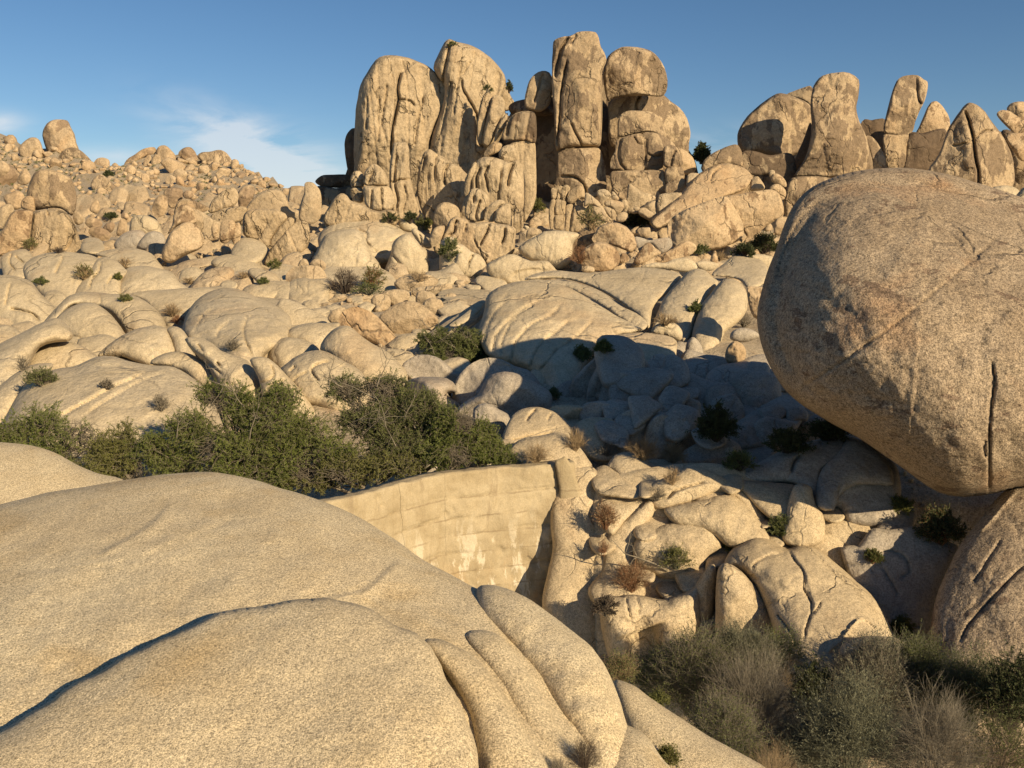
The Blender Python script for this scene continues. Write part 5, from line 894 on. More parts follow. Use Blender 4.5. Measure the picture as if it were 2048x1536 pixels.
# prototypes of loose boulders
def proto_boulder(seed, flat, sub=3):
    import bmesh
    bm = bmesh.new(); bmesh.ops.create_icosphere(bm, subdivisions=sub, radius=1)
    co = np.array([v.co[:] for v in bm.verts]); r = np.random.default_rng(seed)
    for _ in range(11):       # flat faces
        n = r.normal(size=3); n /= np.linalg.norm(n); d = r.uniform(.46, .76)
        q = co@n-d; co -= np.where(q > 0, q*.86, 0)[:, None]*n
    co *= np.array([1, r.uniform(.75, 1), flat])
    nn = co/(np.linalg.norm(co, axis=1)[:, None])
    co += nn*(.07*fbm(co*2.2+seed, seed, 3))[:, None]
    me = bpy.data.meshes.new('boulder')
    for v, c in zip(bm.verts, co): v.co = c
    bm.to_mesh(me); bm.free()
    me.polygons.foreach_set('use_smooth', np.ones(len(me.polygons), bool)); me.update()
    return me, co
PB = [proto_boulder(s, f) for s, f in ((1, .8), (2, .95), (3, .7), (4, 1.1), (5, .85), (6, .62), (7, 1.25), (8, .9), (9, .75), (10, 1.0))]
PBM = {}
def pbm(i, mat):
    if (i, mat) not in PBM:
        me = PB[i][0].copy(); me.materials.clear(); me.materials.append(MAT[mat]); PBM[(i, mat)] = me
    return PBM[(i, mat)]
def loose(u, v, wpx, mat, label, group, sink=.3):
    loc, nor, ob = hit(u, v)
    if loc is None or loc.y > 420: return None
    r = wpx*.5*loc.y/F
    i = int(rng.integers(len(PB)))
    o = bpy.data.objects.new('hill_boulder' if mat == 'hill' else 'loose_stone', pbm(i, mat)); COL.objects.link(o)
    o.location = loc+Vector((0, 0, r*(PB[i][1][:, 2].max()*.5-sink)))
    o.rotation_euler = (rng.normal()*.25, rng.normal()*.25, rng.uniform(0, 6.28)); s = r*rng.uniform(.9, 1.2)
    o.scale = (s*rng.uniform(.85, 1.3), s, s*rng.uniform(.8, 1.15))
    tag(o, label, 'boulder' if mat == 'hill' else 'stone', group)
    return o
# the boulder-strewn hill: the biggest 290 one by one, the rest as one mass
cand = []
tries = 0
placed = []
def hill_ok(u, v):
    vt = np.interp(u, HTU, HTV)
    return v > vt+2
def size_at(u, v): 
    return float(np.clip(11+rng.pareto(1.7)*9, 11, 64))
while len(cand) < 1500 and tries < 60000:
    tries += 1
    u = rng.uniform(-60, 690); v = rng.uniform(285, 520)
    if not hill_ok(u, v): continue
    if v > 470 and rng.random() < .5: continue
    ridge = math.exp(-((u-400)/150)**2-((v-370)/60)**2)
    if rng.random() > .45+.6*ridge: continue
    w = size_at(u, v)*(1 if len(cand) > 90 else 1.5)
    if v < np.interp(u, HTU, HTV)+35: w = min(w, 26)
    if any((u-a)**2+((v-b)*1.5)**2 < ((w+c)*.36)**2 for a, b, c in placed): continue
    placed.append((u, v, w)); cand.append((u, v, w))
cand.sort(key=lambda t: -t[2])
hits = [(u, v, w, hit(u, v)) for u, v, w in cand]
hits = [(u, v, w, h) for u, v, w, h in hits if h[0] is not None and 60 < h[0].y < 420 and h[2].name == 'ground']
HL = {'a': 'tan boulder lying in the rubble that covers the distant left hillside'}
for u, v, w, h in hits[:260]:
    loose(u, v, w, 'hill', HL['a'], 'boulders strewn over the distant left hillside', sink=.25)
Vs, Fs, nv = [], [], 0
mlow = [proto_boulder(40+i, .7+.1*i, 1) for i in range(4)]
for u, v, w, h in hits[260:]:
    me, co = mlow[int(rng.integers(4))]
    r = w*.5*h[0].y/F; a = rng.uniform(0, 6.28); ca, sa = math.cos(a), math.sin(a)
    c = co*r*np.array([rng.uniform(.9, 1.4), 1, 1]); c = np.c_[c[:, 0]*ca-c[:, 1]*sa, c[:, 0]*sa+c[:, 1]*ca, c[:, 2]]+np.array(h[0])
    Vs.append(c); Fs.append(np.array([p.vertices[:] for p in me.polygons])+nv); nv += len(c)
if Vs:
    o = make_mesh('hillside_rubble', np.vstack(Vs), np.vstack(Fs), MAT['hill'], smooth=True)
    tag(o, 'smaller tan rubble between the boulders of the distant left hillside', 'rubble', kind='stuff')
def scatter(n, u0, u1, v0, v1, w0, w1, mat, label, group, only_ground=True, md=.9):
    k = 0; t = 0; pl = []
    while k < n and t < n*25:
        t += 1; u = rng.uniform(u0, u1); v = rng.uniform(v0, v1); w = w0+(w1-w0)*rng.random()**2.2
        if any((u-a)**2+((v-b)*1.4)**2 < ((w+c)*.5*md)**2 for a, b, c in pl): continue
        h = hit(u, v)
        if h[0] is None or (only_ground and h[2].name != 'ground'): continue
        loose(u, v, w, mat, label, group); pl.append((u, v, w)); k += 1
scatter(40, 600, 1100, 395, 640, 9, 30, 'tan', 'small tan boulder in the rubble under the skyline cliffs', 'small boulders in the rubble at the cliff foot')
scatter(40, 1050, 1600, 370, 540, 9, 34, 'tan', 'small warm boulder in the rubble below the stacked blocks and towers', 'small boulders below the stacked blocks')
scatter(24, 0, 640, 500, 700, 8, 24, 'tan', 'small stone lodged between the pale whalebacks of the left slope', 'stones lodged on the left slope')
scatter(16, 560, 1000, 560, 700, 6, 22, 'tan', 'small stone in the hollow at the centre of the slope', 'stones in the central hollow')
scatter(24, 1150, 1850, 900, 1250, 6, 20, 'wash', 'small loose stone caught between the rocks right of the dam', 'loose stones right of the dam')

def tubes(segs, name, mat, parent=None):
    """segs: rows x0 y0 z0 x1 y1 z1 r0 r1 -> three-sided twigs"""
    S = np.asarray(segs, float)
    A, B = S[:, :3], S[:, 3:6]; d = B-A; d /= (np.linalg.norm(d, axis=1)[:, None]+1e-9)
    ref = np.where(np.abs(d[:, 2:3]) > .8, np.array([[1., 0, 0]]), np.array([[0, 0, 1.]]))
    x = np.cross(d, ref); x /= np.linalg.norm(x, axis=1)[:, None]; y = np.cross(d, x)
    V = []
    for P, r in ((A, S[:, 6:7]), (B, S[:, 7:8])):
        for k in range(3):
            t = k*2.0944; V.append(P+(x*math.cos(t)+y*math.sin(t))*r)
    n = len(S); V = np.stack(V, 1).reshape(-1, 3); b = np.arange(n)[:, None]*6
    Fc = np.concatenate([b+np.array([[k, (k+1) % 3, 3+(k+1) % 3, 3+k]]) for k in range(3)], 0)
    return make_mesh(name, V, Fc, MAT[mat], True, parent)
def leaves(C, Dr, L, Wd, name, mat, parent=None, flat=0.0):
    n = len(C); d = Dr/(np.linalg.norm(Dr, axis=1)[:, None]+1e-9)
    q = rng.normal(size=(n, 3)); w = np.cross(d, q); w /= (np.linalg.norm(w, axis=1)[:, None]+1e-9)
    L = np.broadcast_to(L, (n,))[:, None]; Wd = np.broadcast_to(Wd, (n,))[:, None]
    V = np.stack([C-w*Wd*.5, C+d*L, C+d*L*.35+w*Wd*1.1], 1).reshape(-1, 3)
    return make_mesh(name, V, np.arange(n*3).reshape(-1, 3), MAT[mat], False, parent)
def unit(n): 
    q = rng.normal(size=(n, 3)); return q/np.linalg.norm(q, axis=1)[:, None]
def bush(label, u, v, w, h, stem='greytwig', leaf=None, n=60, forks=3, lsize=.05, ln=14, D=None, cat='shrub', group=None, name='desert_shrub', spread=1.0, leafden=1.0, thick=1.0, gap=0):
    """low shrub: stems fan out from the foot and fork; leaves sit on the outer twigs"""
    if D is None:
        loc, nor, ob = hit(u, v)
        if loc is None or loc.y > 300: return None
        loc = np.array(loc)
    else: loc = world(u, v, D)
    m = loc[1]/F; Rw = w*.5*m; H = h*m
    root = bpy.data.objects.new(name, None); COL.objects.link(root); root.location = loc
    tag(root, label, cat, group)
    if label in LABELS and not group: print('DUPLICATE LABEL', label)
    LABELS[label] = 1
    px = m*1.0            # one photo pixel in metres here
    segs = []; tips = []
    for i in range(n):
        a = rng.uniform(0, 6.283); t = rng.random()**.6*spread
        d = np.array([math.cos(a)*t, math.sin(a)*t*.8, 1-.75*t*t+.05]); L = rng.uniform(.6, 1.0)
        p = np.array([math.cos(a)*Rw*.18*rng.random(), math.sin(a)*Rw*.18*rng.random(), -.06*H])
        e = p+np.array([d[0]*Rw, d[1]*Rw, d[2]*H])*L
        mid = (p+e)/2+np.array([-d[0]*Rw*.10, -d[1]*Rw*.10, H*.10])*rng.uniform(.3, 1.4)+rng.normal(size=3)*Rw*.05
        r0 = px*.55*thick; r1 = px*.26*thick
        segs.append([*p, *mid, r0, r0*.8]); segs.append([*mid, *e, r0*.8, r1])
        base = [(mid, e)]
        for k in range(forks):
            s = rng.uniform(.1, .95); q = mid+(e-mid)*s
            dd = (e-mid)/(np.linalg.norm(e-mid)+1e-6)+rng.normal(size=3)*.55; dd[2] += .15
            ll = rng.uniform(.18, .42)*math.sqrt(Rw*H)
            q2 = q+dd/np.linalg.norm(dd)*ll; segs.append([*q, *q2, r1*1.1, r1*.6]); tips.append((q, q2))
            if rng.random() < .7:
                q3 = q+(q2-q)*.5; d3 = dd/np.linalg.norm(dd)+rng.normal(size=3)*.7
                q4 = q3+d3/np.linalg.norm(d3)*ll*.55; segs.append([*q3, *q4, r1*.8, r1*.5]); tips.append((q3, q4))
        tips.append((mid+(e-mid)*.5, e))
    tubes(segs, 'stems', stem, root)
    if leaf:
        T = np.array(tips); k = int(len(T)*ln*leafden/3); idx = rng.integers(len(T), size=k); s = rng.random(k)[:, None]
        C = T[idx, 0]+(T[idx, 1]-T[idx, 0])*s; d = (T[idx, 1]-T[idx, 0]); d /= np.linalg.norm(d, axis=1)[:, None]+1e-9
        leaves(C, d+unit(k)*.8, lsize*rng.uniform(.6, 1.3, k), lsize*.24, 'foliage', leaf, root)
    return root
def tree(label, u, v, D, blobs, leafmat='green', n=900, lsize=.065, seed=1, dead=0, trunks=3, trunkr=.08, twigm='bark', leafper=48, name='desert_willow_tree'):
    """airy wash tree. blobs: (u, v, half width px, half height px, depth offset m)"""
    loc = world(u, v, D); root = bpy.data.objects.new(name, None); COL.objects.link(root); root.location = loc
    tag(root, label, 'tree')
    B = []
    for bu, bv, rw, rh, dd in blobs:
        c = world(bu, bv, D+dd)-loc; mm = (D+dd)/F; B.append((c, rw*mm, rh*mm))
    vol = np.array([b[1]*b[1]*b[2] for b in B])**.67; vol /= vol.sum()
    segs = []; twigs = []
    for bi, (c, rw, rh) in enumerate(B):
        # a limb from the foot to this part of the crown
        st = np.array([rng.normal()*.15, rng.normal()*.15, -.2]); en = c+np.array([0, 0, -rh*.25])
        pts_ = [st]
        for k in range(1, 6):
            t = k/5; q = st*(1-t)+en*t; q[2] = st[2]+(en[2]-st[2])*t**.75
            pts_.append(q+rng.normal(size=3)*.10*rw*(.3+t))
        for k in range(5): segs.append([*pts_[k], *pts_[k+1], trunkr*(1-k*.15), trunkr*(1-(k+1)*.15)])
        m = int(n*vol[bi])
        # secondary limbs
        sec = []
        for k in range(max(5, m//14)):
            q = unit(1)[0]*rng.random()**.5*.75; e = c+q*np.array([rw, rw*.9, rh]); j = int(rng.integers(2, 6)); s0 = pts_[j]
            md = (s0+e)/2+rng.normal(size=3)*.12*rw+np.array([0, 0, .08*rh])
            segs.append([*s0, *md, .034, .022]); segs.append([*md, *e, .022, .012]); sec.append((md, e))
        for k in range(m):
            q = unit(1)[0]; q = q*(rng.random()**.38); e = c+q*np.array([rw, rw*.9, rh])*rng.uniform(.9, 1.08)
            a, b = sec[int(rng.integers(len(sec)))] if rng.random() < .3 else min((sec[int(z)] for z in rng.integers(len(sec), size=7)), key=lambda ab: ((ab[1]-e)**2).sum())
            s0 = a+(b-a)*rng.uniform(.3, 1); dv = e-s0; L = np.linalg.norm(dv)
            if L > 1.5: s0 = e-dv/L*1.3
            md = (s0+e)/2+np.array([0, 0, .08])+rng.normal(size=3)*.05
            segs.append([*s0, *md, .009, .007]); segs.append([*md, *e, .007, .004]); twigs.append((md, e))
            for _ in range(2):
                t0 = md+(e-md)*rng.random(); t1 = t0+unit(1)[0]*.22+np.array([0, 0, .04]); twigs.append((t0, t1)); segs.append([*t0, *t1, .007, .004])
    tubes(segs, 'branches', twigm, root)
    T = np.array(twigs); nl = len(T)*leafper//3
    keepm = vn(T[:, 1]*1.1+seed*7, seed) > -.45     # thin patches where the twigs show
    T = T[keepm]; idx = rng.integers(len(T), size=nl); s = rng.uniform(.1, 1.1, nl)[:, None]
    C = T[idx, 0]+(T[idx, 1]-T[idx, 0])*s; d = T[idx, 1]-T[idx, 0]; d /= np.linalg.norm(d, axis=1)[:, None]+1e-9
    leaves(C, d*.8+unit(nl)*.9+np.array([0, 0, -.1]), lsize*rng.uniform(.6, 1.4, nl), lsize*.2, 'foliage', leafmat, root)
    if dead:
        ds = []
        for k in range(dead):
            bu, bv, rw, rh, dd = blobs[k % len(blobs)]; c, rw, rh = B[k % len(B)]
            s0 = c+unit(1)[0]*np.array([rw, rw, rh])*.5; s0[1] = c[1]-rw*.75; dr = np.array([rng.normal()*.8, -.25, .5+rng.random()]); dr /= np.linalg.norm(dr); L = rng.uniform(.8, 1.5)
            p = s0
            for j in range(4):
                q = p+dr*L/4+rng.normal(size=3)*.05; ds.append([*p, *q, .022*(1-j*.2), .022*(.8-j*.2)])
                for _ in range(2):
                    e = q+(dr+rng.normal(size=3)*.8)*L*.22; ds.append([*q, *e, .010, .005]); e2 = e+(dr+rng.normal(size=3)*.9)*L*.13; ds.append([*e, *e2, .006, .003])
                p = q
        tubes(ds, 'dead_branches', 'greytwig', root)['kind'] = 'stuff'
    return root
# trees behind the dam and the foreground dome
tree('low leafy green tree at the left frame edge behind the foreground dome', 90, 940, 25.5, [(10, 875, 60, 40, 0), (80, 850, 60, 45, .5), (150, 880, 60, 45, 0), (-70, 870, 60, 45, 0), (60, 920, 110, 40, -.5)], n=900, seed=2)
tree('small yellowish green tree between the left one and the tall spreading one', 235, 970, 25, [(200, 905, 40, 50, 0), (250, 880, 32, 45, .4), (180, 950, 60, 35, -.4), (260, 940, 50, 45, 0), (225, 905, 40, 30, 0)], leafmat='yelgreen', n=620, seed=3)
tree('tall spreading green tree in the middle of the row, its top above the pale slab', 500, 1000, 25, [(430, 790, 46, 36, .5), (480, 810, 60, 45, .3), (545, 850, 80, 50, 0), (380, 860, 60, 50, .3), (460, 900, 100, 60, -.4), (580, 920, 80, 60, 0), (350, 930, 70, 45, 0), (620, 870, 60, 55, .4), (500, 960, 120, 35, -.6), (300, 900, 50, 40, 0), (660, 910, 70, 45, .2), (560, 800, 50, 35, .4)], n=3000, seed=4, dead=4)
tree('dark stemmed green tree with bare grey twigs, right of the tall spreading one', 840, 960, 25.8, [(690, 780, 55, 32, .6), (770, 780, 60, 34, .4), (740, 840, 80, 45, 0), (840, 820, 70, 45, .3), (800, 890, 90, 45, -.2), (900, 860, 55, 40, 0)], n=1900, seed=5, dead=9, leafmat='olive')
tree('dense bright green tree crowding the crest of the dam', 930, 960, 25.2, [(905, 850, 50, 38, 0), (950, 870, 50, 36, 0), (985, 905, 45, 30, 0), (900, 905, 80, 35, -.2), (1010, 925, 25, 14, 0)], n=1500, seed=6)
tree('low shaded tangle of green and yellow brush behind the dam crest', 740, 985, 24.6, [(700, 940, 90, 35, 0), (790, 930, 80, 28, 0), (620, 960, 70, 30, 0)], leafmat='yelgreen', n=700, seed=7)
tree('airy mesquite with grey twigs below the slanting pale slab', 905, 735, 43.5, [(870, 680, 45, 30, 0), (930, 690, 45, 36, 0), (895, 710, 60, 26, -.5), (955, 705, 25, 25, 0)], n=700, lsize=.11, seed=8, dead=5, leafmat='olive')
# shrubs: label, u, v of the foot, width px, height px
def sh(label, u, v, w, h, **k): return bush(label, u, v, w, h, **k)
sh('drooping dark brush right of the stacked flat slabs', 690, 585, 78, 52, stem='darktwig', n=90, forks=4)
sh('brown twiggy shrub right of the drooping dark brush', 745, 575, 52, 48, stem='redtwig', leaf='olive', n=60, lsize=.12)
sh('low grey-green mat of brush under the brown twiggy shrub', 740, 588, 80, 22, stem='sage', leaf='olive', n=50, lsize=.12)
sh('dry blond tuft above the ledged boulder', 840, 562, 50, 22, stem='straw', n=50)
sh('rounded green shrub growing from the lower ribbed rock', 900, 520, 46, 42, stem='sage', leaf='olive', n=70, lsize=.16, ln=22)
sh('green shrub at the foot of the shaded fluted rock', 850, 460, 44, 24, stem='sage', leaf='yelgreen', n=50, lsize=.18, ln=20)
sh('dark green shrub in the cleft left of the yellow green one', 820, 446, 34, 22, stem='darktwig', leaf='dkgreen', n=40, lsize=.18, ln=20)
sh('dark green shrub on the shoulder of the upper pale dome', 780, 445, 40, 20, stem='darktwig', leaf='dkgreen', n=40, lsize=.18, ln=20)
sh('round green bush in the recess right of the fluted column', 1074, 424, 28, 28, stem='sage', leaf='yelgreen', n=60, lsize=.18, ln=26)
sh('tan feathery shrub leaning on the ribbed stack', 1182, 458, 58, 46, stem='straw', leaf='olive', n=70, lsize=.14, ln=10)
sh('dense dark green shrub left of the big slanting boulder', 1272, 456, 48, 38, stem='darktwig', leaf='dkgreen', n=80, lsize=.2, ln=26)
sh('dark round bush on the skyline between the stacked blocks and the right towers', 1403, 326, 34, 38, stem='darktwig', leaf='dkgreen', n=170, lsize=.2, ln=60, D=108)
sh('small bush peeking over the right shoulder of the pointed cliff', 1018, 185, 12, 24, stem='darktwig', leaf='dkgreen', n=30, lsize=.2, ln=20, D=108)
sh('tiny tuft on the crest of the pointed cliff', 905, 92, 16, 9, stem='sage', leaf='olive', n=20, lsize=.15)
sh('grey tuft on the face of the pointed cliff above the fins', 975, 184, 20, 14, stem='greytwig', leaf='olive', n=25, lsize=.15)
sh('wide dark green shrub under the right end of the split boulder', 1528, 505, 62, 38, stem='darktwig', leaf='dkgreen', n=110, lsize=.17, ln=28)
sh('dark green sprawl left of the wide shrub under the split boulder', 1488, 512, 44, 24, stem='darktwig', leaf='dkgreen', n=60, lsize=.17, ln=22)
sh('small green shrub in the shade under the split boulder', 1402, 508, 30, 18, stem='sage', leaf='olive', n=40, lsize=.15, ln=18)
sh('blond grass tuft in front of the split boulder', 1440, 522, 34, 20, stem='straw', n=60)
sh('reddish dry brush climbing the dark-stained boulder', 1160, 525, 60, 34, stem='redtwig', n=90, thick=.8)
sh('green shrub at the upper joint of the tall rib', 1391, 625, 26, 22, stem='sage', leaf='olive', n=50, lsize=.11, ln=22)
sh('dry blond brush in the joint between the two ribs', 1330, 650, 54, 28, stem='straw', n=80)
sh('round green shrub on the shadow line of the whaleback dome', 1165, 722, 38, 34, stem='sage', leaf='olive', n=80, lsize=.09, ln=26)
sh('second green shrub beside the bright pale apron', 1207, 705, 36, 26, stem='sage', leaf='olive', n=70, lsize=.09, ln=24)
sh('dry brush in the gap right of the tall rib', 1488, 655, 44, 36, stem='greytwig', n=60)
sh('large round dark bush in the middle of the shaded basin', 1432, 880, 84, 74, stem='darktwig', leaf='dkgreen', n=170, lsize=.08, ln=30)
sh('dark brush under the giant boulder, left', 1575, 905, 90, 50, stem='darktwig', leaf='dkgreen', n=130, lsize=.08, ln=26)
sh('dark brush under the giant boulder, upper', 1655, 880, 90, 44, stem='darktwig', leaf='dkgreen', n=110, lsize=.08, ln=26)
sh('dark rounded shrub below the low shadowed boulder', 1478, 940, 66, 40, stem='darktwig', leaf='olive', n=90, lsize=.07, ln=16)
sh('brown shaded shrub beside the shadowed rounded boulders', 1350, 900, 46, 30, stem='darktwig', n=60)
sh('grassy sliver along the right edge of the smooth shadowed dome', 1108, 800, 26, 26, stem='straw', leaf='olive', n=60, lsize=.07)
sh('big blond brittle bush right of the lit boulder', 1285, 918, 76, 48, stem='straw', n=150, forks=4, thick=.8)
sh('blond brittle bush with reddish tips beside the big one', 1345, 925, 60, 46, stem='straw', n=120, forks=4, thick=.8)
sh('low dry brush in front of the lit boulder', 1215, 910, 70, 30, stem='greytwig', n=90, forks=4, thick=.8)
sh('dry brown grass hanging behind the end of the dam', 1072, 925, 64, 40, stem='straw', n=150, forks=3, thick=.7)
sh('dry brush in the joint right of the draped rock', 1150, 900, 50, 50, stem='straw', n=110, forks=3, thick=.7)
sh('grey brush beside the oval lit boulder, below it', 1312, 1000, 60, 30, stem='greytwig', n=100, forks=4, thick=.7)
sh('blond brush right of the oval lit boulder', 1345, 968, 46, 36, stem='straw', n=80, forks=4, thick=.7)
sh('rusty grass in the cleft left of the rounded rock cap', 1212, 1055, 58, 60, stem='redtwig', n=150, forks=3, thick=.7, leaf='straw', lsize=.05, ln=4)
sh('short rusty twigs lower in the same cleft', 1207, 1110, 26, 40, stem='redtwig', n=60, forks=3, thick=.7)
sh('rusty broom-like bush below the snaking rib', 1262, 1180, 88, 66, stem='redtwig', n=170, forks=4, thick=.7, leaf='straw', lsize=.04, ln=4)
sh('dark grey scraggly plant below the rusty bush', 1212, 1230, 60, 44, stem='greytwig', leaf='darktwig', n=90, forks=4, lsize=.05, thick=.7)
sh('yellow green grassy patch growing on the round pale dome', 1352, 1135, 74, 50, stem='sage', leaf='yelgreen', n=150, forks=3, lsize=.05, ln=10, thick=.6)
sh('small fresh green shrub in the joint above the great slab', 1462, 1100, 44, 40, stem='sage', leaf='yelgreen', n=90, lsize=.055, ln=30)
sh('green shrub tucked below the scaly slab edge', 1560, 1072, 46, 52, stem='sage', leaf='olive', n=110, lsize=.05, ln=26)
sh('leafy green shrub in the light below the giant boulder', 1795, 1020, 66, 28, stem='sage', leaf='yelgreen', n=90, lsize=.07, ln=22)
sh('dark leafy bush filling the hollow under the giant boulder', 1880, 1085, 100, 74, stem='redtwig', leaf='dkgreen', n=170, lsize=.07, ln=26)
sh('small bushy plant with one sunlit side in the gully', 1745, 1125, 40, 32, stem='redtwig', leaf='olive', n=70, lsize=.05, ln=24)
sh('yellow green shrub at the edge of the great slab', 1800, 1278, 50, 54, stem='sage', leaf='yelgreen', n=130, lsize=.045, ln=30)
sh('straw-coloured bush at the foot of the bulging wall', 1242, 1362, 84, 70, stem='straw', leaf='olive', n=220, forks=4, lsize=.04, thick=.6, ln=4, D=15.52)
sh('small yellow green tuft beside the stained foreground slab', 1318, 1412, 46, 36, stem='sage', leaf='yelgreen', n=90, forks=4, lsize=.035, thick=.6, D=14.37)
BG = dict(forks=12, thick=.85, n=250)
sh('large grey-green twiggy bush, leftmost of the bottom thicket', 1385, 1420, 200, 195, stem='greytwig', leaf='olive', lsize=.045, ln=8, D=16.79, **BG)
sh('pale feathery bush behind the leftmost one of the bottom thicket', 1480, 1370, 180, 143, stem='sage', leaf='sage', lsize=.045, ln=12, D=17.94, **BG)
sh('big grey thicket bush at the bottom centre, bare and twiggy', 1500, 1500, 220, 247, stem='greytwig', D=15.64, **BG)
sh('dark green leafy bush in the middle of the bottom thicket', 1622, 1430, 110, 120, stem='darktwig', leaf='dkgreen', n=170, lsize=.06, ln=20, D=17.02, forks=4, thick=.7)
sh('green-tipped wispy bush growing before the great slab', 1560, 1330, 120, 90, stem='sage', leaf='olive', n=130, lsize=.05, ln=6, D=18.4, forks=4, thick=.5)
sh('grey brittle bush right of the dark green one in the thicket', 1740, 1440, 200, 195, stem='greytwig', leaf='sage', lsize=.045, ln=10, D=16.79, **BG)
sh('wide grey-green bush in the lower right of the thicket', 1690, 1560, 260, 247, stem='sage', leaf='sage', lsize=.045, ln=10, D=14.49, **BG)
sh('tall green-grey bush with wispy tips at the foot of the low rock', 1820, 1400, 170, 156, stem='sage', leaf='olive', lsize=.045, ln=10, D=17.25, **BG)
sh('bare twiggy bush at the bottom edge, right of centre', 1860, 1570, 220, 234, stem='greytwig', D=14.26, **BG)
sh('dark green bush at the lower right frame edge', 2020, 1450, 150, 169, stem='darktwig', leaf='dkgreen', n=220, lsize=.06, ln=24, D=15.41, forks=4, thick=.7)
sh('shadowy low brush below the dark green bush at the frame edge', 1990, 1560, 180, 156, stem='darktwig', leaf='olive', n=200, lsize=.04, ln=8, D=14.26, forks=5, thick=.6)
sh('twiggy grey-green bush in the gap at the left end of the bottom thicket', 1330, 1395, 150, 120, stem='sage', leaf='olive', lsize=.04, ln=8, D=17.6, **BG)
sh('shaded grey bush low at the left front of the bottom thicket', 1440, 1520, 200, 150, stem='greytwig', leaf='olive', lsize=.04, ln=6, D=14.4, **BG)
sh('bushy grey-green mound between the thicket and the huge slanting rock', 1930, 1450, 190, 170, stem='sage', leaf='olive', lsize=.04, ln=8, D=16.4, **BG)
sh('grey bush low between the two front bushes of the bottom thicket', 1590, 1590, 220, 170, stem='greytwig', leaf='sage', lsize=.04, ln=8, D=15, **BG)
sh('small grey bush against the stained foreground slab', 1450, 1580, 150, 120, stem='greytwig', leaf='olive', lsize=.04, ln=8, D=14, **BG)
sh('dry yellowish grass clump at the bottom edge of the thicket', 1545, 1600, 150, 143, stem='straw', n=220, forks=4, thick=.5, D=13.57)
sh('dark spiky twig clump in the groove of the foreground slab', 1168, 1535, 80, 74, stem='darktwig', n=240, forks=4, thick=.5)
sh('grey dry tuft left of the dark spiky clump', 1118, 1550, 60, 46, stem='greytwig', n=120, forks=4, thick=.5)
sh('small dark twigs at the bottom of the first foreground rib', 965, 1545, 44, 50, stem='darktwig', n=90, forks=4, thick=.5)
sh('yellowish grass tuft right of the small rounded hump', 1335, 1528, 50, 50, stem='straw', leaf='yelgreen', n=120, forks=3, thick=.5, lsize=.02)
# left slope shrubs
sh('dry brown row of brush in the cleft of the left slope', 240, 712, 70, 20, stem='greytwig', leaf='straw', n=90, lsize=.06, ln=6)
sh('low green shrub on the long pale slope at the left', 85, 770, 72, 36, stem='greytwig', leaf='olive', n=130, lsize=.06, ln=20)
sh('bare grey twigs standing left of the green row', 45, 742, 34, 34, stem='greytwig', n=60, forks=3)
sh('small grey shrub on the joint of the great pale slab', 213, 778, 30, 20, stem='darktwig', n=70, lsize=.05, leaf='greytwig')
sh('spiky grey shrub behind the tall spreading tree', 323, 822, 40, 40, stem='greytwig', n=100)
sh('low tan brush on top of the long pale whaleback', 250, 602, 26, 14, stem='straw', leaf='olive', n=50, lsize=.1, ln=10)
sh('dry fringe of brush down the joint behind the whaleback', 345, 632, 50, 26, stem='straw', n=80)
sh('brown brush at the shaded end of the arc-jointed whaleback', 358, 648, 34, 20, stem='redtwig', n=60)
sh('grey round brush in front of the arc-jointed whaleback', 465, 700, 42, 24, stem='greytwig', n=80)
sh('dry shrub on the pale rock seamed by joints', 170, 558, 46, 30, stem='straw', leaf='olive', n=80, lsize=.1, ln=8)
sh('bright green little shrub on the slanted-joint rock', 236, 560, 15, 15, stem='sage', leaf='yelgreen', n=40, lsize=.11, ln=24)
sh('green fringe on the ledge left of the slanted-joint rock', 82, 568, 32, 13, stem='sage', leaf='olive', n=50, lsize=.1, ln=20)
sh('dry brush at the foot of the great caprock stack, left', 62, 500, 34, 26, stem='straw', leaf='olive', n=60, lsize=.12)
sh('dark low brush at the foot of the great caprock stack, right', 118, 506, 36, 12, stem='darktwig', n=50)
sh('low brown brush left of the pear-shaped boulder foot', 250, 532, 34, 18, stem='straw', n=50)
sh('green shrub beside the tilted slab block', 527, 568, 26, 14, stem='sage', leaf='olive', n=40, lsize=.1, ln=20)
sh('yellow green low shrub at the end of the fan of fins', 548, 536, 34, 16, stem='sage', leaf='yelgreen', n=40, lsize=.12, ln=18)
sh('dark green shrub above the reddish hill rock', 217, 355, 20, 12, stem='darktwig', leaf='dkgreen', n=30, lsize=.4, ln=20)
sh('dark green shrub below the rubble, left of the upright lit stone', 222, 438, 26, 14, stem='darktwig', leaf='dkgreen', n=30, lsize=.3, ln=20)
sh('dry seam of brush on the slope right of the fan of fins', 488, 556, 30, 14, stem='straw', n=40)
sh('tan brush in the seam below the round-topped hump', 380, 568, 40, 16, stem='straw', n=50)
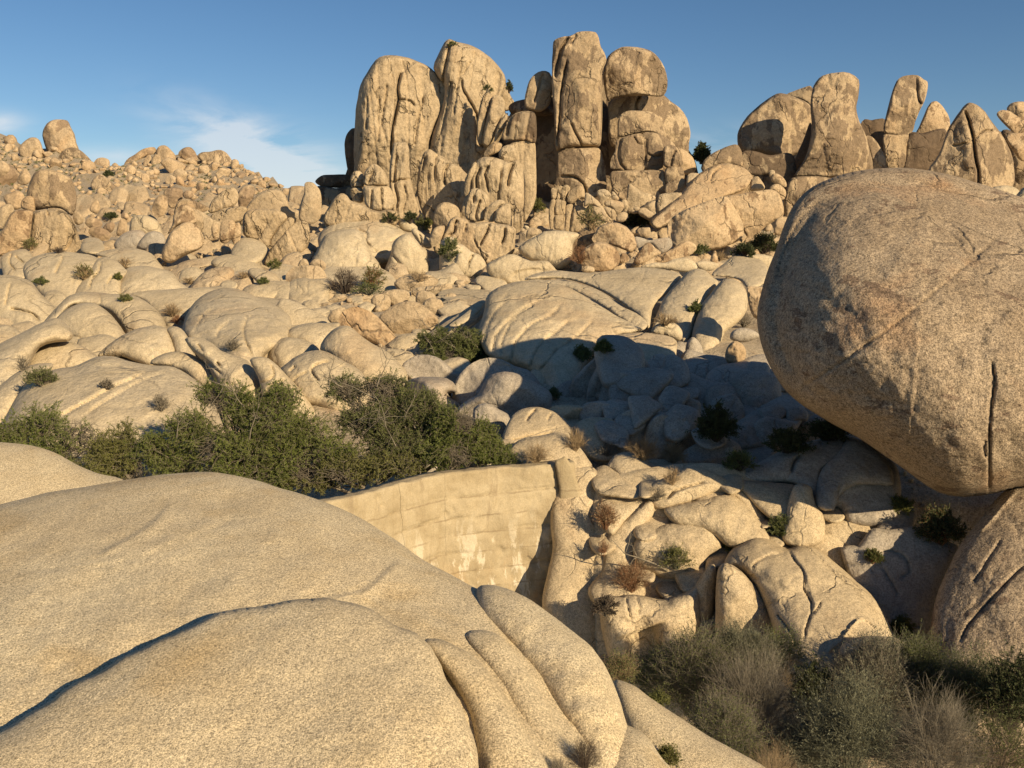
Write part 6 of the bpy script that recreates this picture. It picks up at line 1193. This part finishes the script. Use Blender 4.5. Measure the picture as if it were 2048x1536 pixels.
# a dead branch leaning over the grassy dome
def dead_branch():
    h = hit(1335, 1142)[0]
    root = bpy.data.objects.new('dead_branch', None); COL.objects.link(root); root.location = h
    tag(root, 'dead grey branch leaning left across the round grassy dome', 'branch')
    ps = [(1335, 1142), (1310, 1128), (1275, 1115), (1250, 1108), (1238, 1095), (1222, 1078)]
    P = [world(a, b, h.y-.12*i)-np.array(h) for i, (a, b) in enumerate(ps)]
    segs = [[*P[i], *P[i+1], .028-.004*i, .024-.004*i] for i in range(5)]
    for i, a, b in ((2, 1262, 1085), (2, 1292, 1092), (3, 1262, 1060), (3, 1285, 1098), (1, 1330, 1100), (2, 1258, 1132)):
        e = world(a, b, h.y-.12*i-.1)-np.array(h); mdp = (P[i]+e)/2+rng.normal(size=3)*.03
        segs += [[*P[i], *mdp, .014, .010], [*mdp, *e, .010, .005]]
        for _ in range(3):
            q = mdp+(e-mdp)*rng.random(); segs.append([*q, *(q+rng.normal(size=3)*.12), .006, .003])
    tubes(segs, 'branch_wood', 'greytwig', root)
dead_branch()
# low scrub over the far hill
def scrub():
    Vs = []; cnt = 0
    C = []; Rr = []
    for _ in range(5200):
        u = rng.uniform(-40, 640); v = rng.uniform(275, 520)
        if not hill_ok(u, v): continue
        if vn(np.array([[u/60, v/25, 3.]]), 4)[0]+.35*(u < 330)-.2 < rng.uniform(-.6, .6): continue
        h = hit(u, v)
        if h[0] is None or h[2].name != 'ground' or h[0].y > 400: continue
        C.append(np.array(h[0])); Rr.append(h[0].y/F*rng.uniform(1.5, 4.0))
    C = np.array(C); Rr = np.array(Rr); k = 16
    cc = np.repeat(C, k, 0); rr = np.repeat(Rr, k); q = unit(len(cc)); q[:, 2] = np.abs(q[:, 2])*.7
    cc = cc+q*rr[:, None]*np.array([1, 1, .8])*rng.random((len(cc), 1))**.4
    o = leaves(cc, unit(len(cc)), rr*.75, rr*.24, 'hillside_scrub', 'olive')
    tag(o, 'low olive scrub dotted over the distant left hillside', 'scrub', kind='stuff')
scrub()
